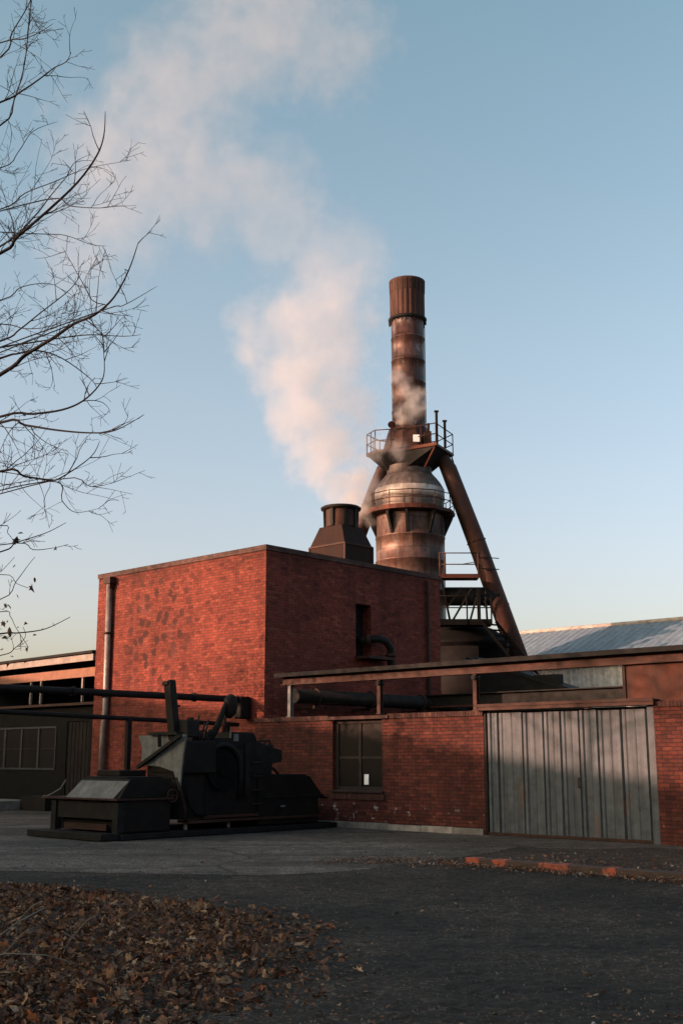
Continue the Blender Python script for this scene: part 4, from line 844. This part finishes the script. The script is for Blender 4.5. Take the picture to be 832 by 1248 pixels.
T = Thing('landing_platform', 'lower black steel landing with handrails above the round tank', 'platform', (X+2, Y-2.2, 6.6), False, 'platforms on the furnace')
mb = MB(); x0, x1, y0, y1, z = X+.9, X+2.9, Y-2.7, Y-1.9, 6.55
mb.box(x0, x1, y0, y1, z, z+.22); T.part('deck', mb, 'tarred_steel')
mb = MB()
for x in (x0+1.05, x1-.03): mb.tube([(x,y0,z),(x,y0,z+1.15)], .03, 6)
mb.bar((x0+1.5,y0,z+.1),(x0+1.5,y0,z+1.4),.12,.12,(0,1,0))
for h in (.65,1.1): mb.tube([(x0,y0,z+h),(x1,y0,z+h)], .022, 6); mb.tube([(x1-.03,y0,z+h),(x1+.15,y1,z+h)], .022, 6)
mb.tube([(x0+1.8,y0,z+.2),(x0+1.78,y0,z+.8),(x0+1.7,y0,z+.9)], .04, 6)
T.part('railing', mb, 'tarred_steel')
T = Thing('steel_stair', 'steep open black steel stair coming down from the furnace landing', 'stair', (X+3, Y-2.4, 3), False)
p0, p1 = Vector((X+2.45,Y-2.45,6.72)), Vector((X+4.9,Y-2.45,3.5)); off = Vector((0,.0,0))
each(T, 'stringer', 'tarred_steel', lambda mb, o: mb.bar(p0+o, p1+o, .05, .10), (Vector((0,-.3,0)), Vector((.62,.1,0))))
for k in range(15):
    mb = MB(); c_ = p0.lerp(p1, (k+.5)/15); mb.add([c_+Vector(v) for v in ((0,-.3,0),(.62,.1,0),(.62,.36,0),(0,-.04,0),(0,-.3,-.04),(.62,.1,-.04),(.62,.36,-.04),(0,-.04,-.04))], [(0,1,2,3),(7,6,5,4),(0,4,5,1),(1,5,6,2),(2,6,7,3),(3,7,4,0)]); T.part('tread', mb, 'tarred_steel')
each(T, 'support', 'tarred_steel', lambda mb, x: mb.bar((x,Y-2.45,0),(x,Y-2.45,3.5),.1,.1,(0,1,0)), (p1.x+.1, p1.x+.6))
T = Thing('round_tank', 'squat dark round tank below the steel landing right of the brick building', 'tank', (X+1.95, Y-.6, 0), False)
mb = MB(); cx, cy = X+1.95, Y-.6; mb.lathe([(1.72,0),(1.72,3),(1.75,3.02),(1.75,3.1),(1.72,3.12),(1.72,5.9),(1.77,5.92),(1.77,6.05),(1.72,6.07),(1.6,6.35),(1.2,6.6),(.6,6.75)], cx, cy, 44); T.part('shell', mb, 'tarred_steel')
mb = MB(); mb.lathe([(1.735,3.0),(1.745,3.0),(1.745,5.8),(1.735,5.8)], cx, cy, 10, R(235), R(285)); T.part('clad_panel', mb, 'sooty_steel')
mb = MB(); mb.tube([(cx+1.66,cy-.6,0),(cx+1.66,cy-.6,6.1)], .10, 8); T.part('side_pipe', mb, 'dark_rust')

# ================================================================ STEAM
def steam_mat(name, sp, dens, nscale, soft, warp, col=(1,1,1), seed=0.0):
    m, nt, out = newmat(name)
    tc = N(nt, 'ShaderNodeTexCoord'); P = tc.outputs['Object']
    nz = N(nt, 'ShaderNodeTexNoise'); setin(nz, Scale=nscale, Detail=6, Roughness=.62)
    mp = N(nt, 'ShaderNodeMapping'); mp.inputs['Location'].default_value = (seed, seed, seed); nt.links.new(P, mp.inputs[0]); nt.links.new(mp.outputs[0], nz.inputs['Vector'])
    f = None; dn = None
    for (c, r, d) in sp:
        ds = N(nt, 'ShaderNodeVectorMath', operation='DISTANCE'); nt.links.new(P, ds.inputs[0]); ds.inputs[1].default_value = c
        v = math_(nt, 'DIVIDE', ds.outputs['Value'], r)
        v = math_(nt, 'SUBTRACT', 1.0, v)
        v2 = math_(nt, 'MULTIPLY', v, d) if False else v
        if f is None: f = v
        else:
            n = N(nt, 'ShaderNodeMath', operation='SMOOTH_MAX'); nt.links.new(f, n.inputs[0]); nt.links.new(v, n.inputs[1]); n.inputs[2].default_value = .15; f = n.outputs[0]
    g_ = math_(nt, 'ADD', f, math_(nt, 'MULTIPLY', math_(nt, 'SUBTRACT', nz.outputs['Fac'], .5), warp))
    k = N(nt, 'ShaderNodeMapRange', interpolation_type='SMOOTHSTEP'); nt.links.new(g_, k.inputs[0])
    k.inputs[1].default_value = 0.10; k.inputs[2].default_value = 0.10+soft; k.inputs[3].default_value = 0; k.inputs[4].default_value = 1
    # the steam thins as it rises and spreads
    sz = N(nt, 'ShaderNodeSeparateXYZ'); nt.links.new(P, sz.inputs[0])
    h = N(nt, 'ShaderNodeMapRange'); nt.links.new(sz.outputs[2], h.inputs[0])
    h.inputs[1].default_value = dens[2]; h.inputs[2].default_value = dens[3]; h.inputs[3].default_value = dens[0]; h.inputs[4].default_value = dens[1]
    D = math_(nt, 'MULTIPLY', k.outputs[0], h.outputs[0])
    pv = N(nt, 'ShaderNodeVolumePrincipled'); pv.inputs['Color'].default_value = (*col, 1); pv.inputs['Anisotropy'].default_value = .0
    nt.links.new(D, pv.inputs['Density']); nt.links.new(pv.outputs[0], out.inputs['Volume'])
    m.cycles.volume_sampling = 'MULTIPLE_IMPORTANCE'
    m.cycles.volume_interpolation = 'LINEAR'
    return m
def steam(name, spheres, matname, vox, grow, **kw):
    bm = bmesh.new(); o = Vector(spheres[0][0])
    for c, r in spheres:
        bmesh.ops.create_icosphere(bm, subdivisions=3, radius=r*grow, matrix=Matrix.Translation(Vector(c)-o))
    me = bpy.data.meshes.new(name); bm.to_mesh(me); bm.free()
    me.materials.append(MATS[matname])
    ob = bpy.data.objects.new(name, me); C.objects.link(ob); ob.location = o
    md = ob.modifiers.new('union', 'REMESH'); md.mode = 'VOXEL'; md.voxel_size = vox
    tag(ob, kw['label'], kw['cat'], None, 'stuff'); return ob
pl = [((x, y, z), r) for x, y, z, r in PLUME]
pl = [(c_, r*(1.0+.28*max(0, min(1, (19-c_[2])/8)))) for c_, r in pl] + EXTRA
o = Vector(pl[0][0])
steam_mat('steam', [(tuple(Vector(c)-o), r*1.3, 1) for c, r in pl], (.50, .065, 0, 12), .70, .70, 2.5, col=(.74, .76, .81))
steam('steam_plume', pl, 'steam', .35, 1.3, label='tall pinkish white steam plume rising and drifting left from the furnace', cat='steam')
ws = [((X-.55, Y-1.1, 16.9), .40), ((X-.25, Y-1.15, 16.4), .50), ((X+.2, Y-1.2, 16.0), .55), ((X+.05, Y-1.2, 15.5), .60), ((X-.35, Y-1.3, 15.2), .40)]
o = Vector(ws[0][0]); steam_mat('steam_thin', [(tuple(Vector(c)-o), r*1.3, 1) for c, r in ws], (1.0, 1.0, -5, 5), 2.1, .9, 3.0, seed=4.0, col=(.8,.77,.77))
steam('steam_wisp', ws, 'steam_thin', .1, 1.25, label='small wisp of steam in front of the foot of the chimney stack', cat='steam')
ws = [((X-1.75, Y-1.5, 14.0), .45), ((X-1.2, Y-1.7, 13.95), .55), ((X-.6, Y-1.7, 13.75), .50), ((X-1.6, Y-1.5, 13.3), .55), ((X-2.0, Y-1.2, 12.6), .6), ((X-2.2, Y-1.0, 11.9), .6), ((X-2.0,Y-1.3,11.3), .5), ((X-1.7,Y-1.4,10.9),.35)]
o = Vector(ws[0][0]); steam_mat('steam_thin2', [(tuple(Vector(c)-o), r*1.3, 1) for c, r in ws], (.6, .6, -5, 5), 1.8, .9, 2.8, col=(.8,.77,.77), seed=9.0)
steam('steam_wisp', ws, 'steam_thin2', .1, 1.25, label='drifting wisp of steam under the upper balcony, left of the dome', cat='steam')

# ================================================================ BARE TREES AT THE LEFT
def twigs(mb, rg, pts, r, depth, dens, lmax):
    """side shoots along a limb, each with its own shoots; they curve up a little"""
    total = sum((pts[i+1]-pts[i]).length for i in range(len(pts)-1)); n = max(2, int(total*dens))
    for k in range(n):
        t = rg.uniform(.05, 1.0)*total; s = 0
        for i in range(len(pts)-1):
            L = (pts[i+1]-pts[i]).length
            if s+L >= t: break
            s += L
        f = min(1, (t-s)/max(L, 1e-6)); p = pts[i].lerp(pts[i+1], f); d = (pts[i+1]-pts[i]).normalized()
        ax = d.cross(Vector((rg.gauss(0,1), rg.gauss(0,1), rg.gauss(0,1)))).normalized()
        q = Matrix.Rotation(rg.uniform(R(25), R(65)), 3, ax) @ d
        L = lmax*rg.uniform(.35, 1.0)*(1.15-.6*t/total); m = max(3, int(L/.09)+2); path = [p]; rad = [r]
        bend = Matrix.Rotation(rg.gauss(0, .14), 3, Vector((rg.gauss(0,1), rg.gauss(0,1), rg.gauss(0,1))).normalized())
        for j in range(m):
            q = bend @ q; q = (q + Vector((rg.gauss(0,.09), rg.gauss(0,.09), rg.gauss(0.02,.09)))).normalized()
            path.append(path[-1] + q*L/m); rad.append(max(.0016, r*(1-.75*(j+1)/m)))
        mb.tube(path, rad, 4 if depth < 2 else 5, False)
        if depth > 0: twigs(mb, rg, path, max(.0021, r*.62), depth-1, dens*1.5, lmax*.45)
def smooth(pts, sub=4):
    out = []; n = len(pts)
    for i in range(n-1):
        p0, p1, p2, p3 = pts[max(i-1,0)], pts[i], pts[i+1], pts[min(i+2,n-1)]
        for k in range(sub):
            t = k/sub; out.append(.5*((2*p1)+(p2-p0)*t+(2*p0-5*p1+4*p2-p3)*t*t+(3*p1-p0-3*p2+p3)*t*t*t))
    return out+[pts[-1]]
rg = random.Random(21)
T = Thing('bare_tree', 'leafless tree whose dark spreading branches reach in over the left of the sky', 'tree', (-4.9, 9.6, 0), False)
tr = [Vector(p) for p in ((-4.9,9.6,0),(-4.92,9.62,1.2),(-4.8,9.55,3.0),(-4.85,9.5,5.0),(-4.75,9.55,7.0),(-4.6,9.6,9.0),(-4.5,9.6,10.6))]
mb = MB(); mb.tube(smooth(tr), [.24-.2*i/24 for i in range(25)], 14); T.part('trunk', mb, 'bark')
big = MB(); fine = MB()
for row, r0, r1 in LIMBS:
    pts = [Vector(p) for p in row]
    d = (pts[0]-pts[1]); root = Vector((-4.8, 9.55, 0))
    # run the limb back to the trunk, joining it lower down
    zj = max(1.8, min(10.2, pts[0].z - .9 + (pts[0].z-pts[1].z)*1.2)); j = Vector((-4.8, 9.55, zj))
    mid = pts[0].lerp(j, .5) + Vector((0, 0, .12))
    full = smooth([j, mid]+pts); n = len(full)
    r0 *= .62; r1 *= .7
    big.tube(full, [max(r1, r0*1.25*(1-i/n)**.8 + r1*.6) if i < n-1 else r1*.6 for i in range(n)], 7, False)
    vis = full[6:]
    twigs(fine, rg, vis, max(.0030, min(.0045, r0*.5)), 2, 5.2, .68)
T.part('branches', big, 'bark'); T.part('twigs', fine, 'bark')
T = Thing('hanging_sapling', 'thin low branches with a few dry brown leaves at the far left edge', 'tree', (-3.6, 7.7, 0), False)
mb = MB(); st = smooth([Vector(p) for p in ((-3.6,7.7,0),(-3.55,7.7,1.4),(-3.4,7.7,2.6),(-3.3,7.65,3.6),(-3.1,7.6,4.4))]); mb.tube(st, [.05-.04*i/len(st) for i in range(len(st))], 10); T.part('trunk', mb, 'bark')
big = MB()
for row, r0, r1 in LOW:
    pts = [Vector(p) for p in row]; j = Vector((-3.38, 7.68, max(1.6, min(4.2, pts[0].z-.3))))
    full = smooth([j, j.lerp(pts[0], .5)+Vector((0,0,.05))]+pts); n = len(full)
    big.tube(full, [max(.0018, r0*(1-.75*i/n)*.8) for i in range(n)], 6, False); twigs(big, rg, full[5:], .0026, 1, 4.0, .28)
T.part('branches', big, 'bark')
lv = MB(); rg = random.Random(5)
for x, y, z, s in DRY: leaf(lv, rg, x, y, z, s*1.15, 1.1)
T.part('leaves', lv, 'dry_leaf')

# ================================================================ OFF-FRAME WAREHOUSE THAT SHADES THE YARD
AZ = R(-108); EL = R(12)
Sx, Sy = math.sin(AZ), math.cos(AZ)
def SH(u, v, z):      # u along the warehouse, v towards the sun
    cx, cy = -4.94+Sx*30, 33.06+Sy*30
    return Vector((cx - Sy*u + Sx*v, cy + Sx*u + Sy*v, z))
e = bpy.data.objects.new('warehouse', None); C.objects.link(e); tag(e, 'long plain warehouse across the road, outside the left of the picture', 'building')
wo = SH(0, 0, 0); e.location = wo; e.rotation_euler = (0, 0, math.atan2(Sx, -Sy) - R(9))
def wpart(name, mb, mat):
    ob = mb.build(name, mat, e); return ob
mb = MB(); mb.box(-48, 48, -14, 0, 0, 9.3); wpart('wall', mb, 'dirty_stone')
mb = MB(); mb.prism_x([(-14.4,9.3),(.4,9.3),(.4,9.45),(-7,9.6),(-14.4,9.45)], -48.4, 48.4); wpart('roof', mb, 'shed_roof')
# two trees at the roadside, outside the left of the picture, that dapple the light on the low wall and the door
def roadside_tree(x, y, seed, zc, rz, label):
    rg = random.Random(seed); T = Thing('roadside_tree', label, 'tree', (x, y, 0), False, 'roadside trees outside the picture')
    mb = MB(); mb.tube([(x,y,0),(x+.1,y,2.0),(x-.1,y+.1,4.0),(x,y,zc)], [.16,.10,.07,.03], 10)
    for k in range(14):
        a = rg.uniform(0, 6.28); L = rg.uniform(1.8, 3.6); z0 = rg.uniform(2.8, 5.6)
        p = Vector((x, y, z0+zc-6.3)); q = p + Vector((math.cos(a)*L, math.sin(a)*L, rg.uniform(.6, 1.8))); mb.tube([p, p.lerp(q, .5)+Vector((0,0,.2)), q], [.02,.014,.006], 6)
    T.part('trunk', mb, 'bark')
    lv = MB(); k = 0
    while k < 4200:
        d = Vector((rg.uniform(-1,1), rg.uniform(-1,1), rg.uniform(-1,1)))
        if d.length > 1: continue
        p = Vector((x+d.x*3.9, y+d.y*3.9, zc+d.z*rz))
        if noise.noise(Vector((p.x*.6+seed, p.y*.6, p.z*.8))) < .06: continue
        leaf(lv, rg, p.x, p.y, p.z, rg.uniform(.06, .11), 1.2); k += 1
    T.part('crown', lv, 'dry_leaf')
roadside_tree(-12.6, 17.9, 3, 7.6, 1.15, 'brown-leaved roadside tree outside the picture, level with the sliding door')
roadside_tree(-13.2, 24.0, 9, 6.3, 1.4, 'brown-leaved roadside tree outside the picture, level with the wall window')

# ================================================================ LIGHT, SKY, CAMERA
w = bpy.data.worlds.new('World'); scene.world = w; w.use_nodes = True
nt = w.node_tree; sk = nt.nodes.new('ShaderNodeTexSky'); sk.sky_type = 'NISHITA'; sk.sun_disc = False
sk.sun_elevation = EL; sk.sun_rotation = AZ; sk.air_density = .9; sk.dust_density = 4.0; sk.ozone_density = .05; sk.altitude = 100
bg = nt.nodes['Background']
# the air is hazier and greyer near the horizon, clearer and a little greener overhead
tcn = nt.nodes.new('ShaderNodeTexCoord'); sz = nt.nodes.new('ShaderNodeSeparateXYZ'); nt.links.new(tcn.outputs['Generated'], sz.inputs[0])
tint = ramp(nt, sz.outputs[2], [(0.0, (1.0, .90, .93)), (.14, (1.0, .895, .93)), (.36, (.99, .98, .92)), (.62, (.85, 1.0, .90))])
nt.links.new(mix(nt, 1.0, sk.outputs[0], tint, 'MULTIPLY'), bg.inputs[0]); bg.inputs[1].default_value = .15
L = bpy.data.lights.new('sun', 'SUN'); L.energy = 4.4; L.angle = R(.53); L.color = (1, .55, .39)
lo = bpy.data.objects.new('sun', L); C.objects.link(lo)
sd = Vector((Sx*math.cos(EL), Sy*math.cos(EL), math.sin(EL))); lo.rotation_euler = sd.to_track_quat('Z', 'Y').to_euler(); lo.location = (0, 0, 60)
cam = bpy.data.cameras.new('camera'); co = bpy.data.objects.new('camera', cam); C.objects.link(co)
co.location = (0, 0, 1.6); co.rotation_euler = (R(90+12.1339), 0, 0)
cam.sensor_fit = 'HORIZONTAL'; cam.sensor_width = 24; cam.lens = 40.385; cam.clip_end = 5000
scene.camera = co
scene.view_settings.view_transform = 'Standard'; scene.view_settings.look = 'None'; scene.view_settings.exposure = 1.12; scene.view_settings.gamma = 1
scene.render.engine = 'CYCLES'; scene.cycles.use_denoising = True
scene.cycles.volume_bounces = 2; scene.cycles.volume_step_rate = .5; scene.cycles.max_bounces = 6
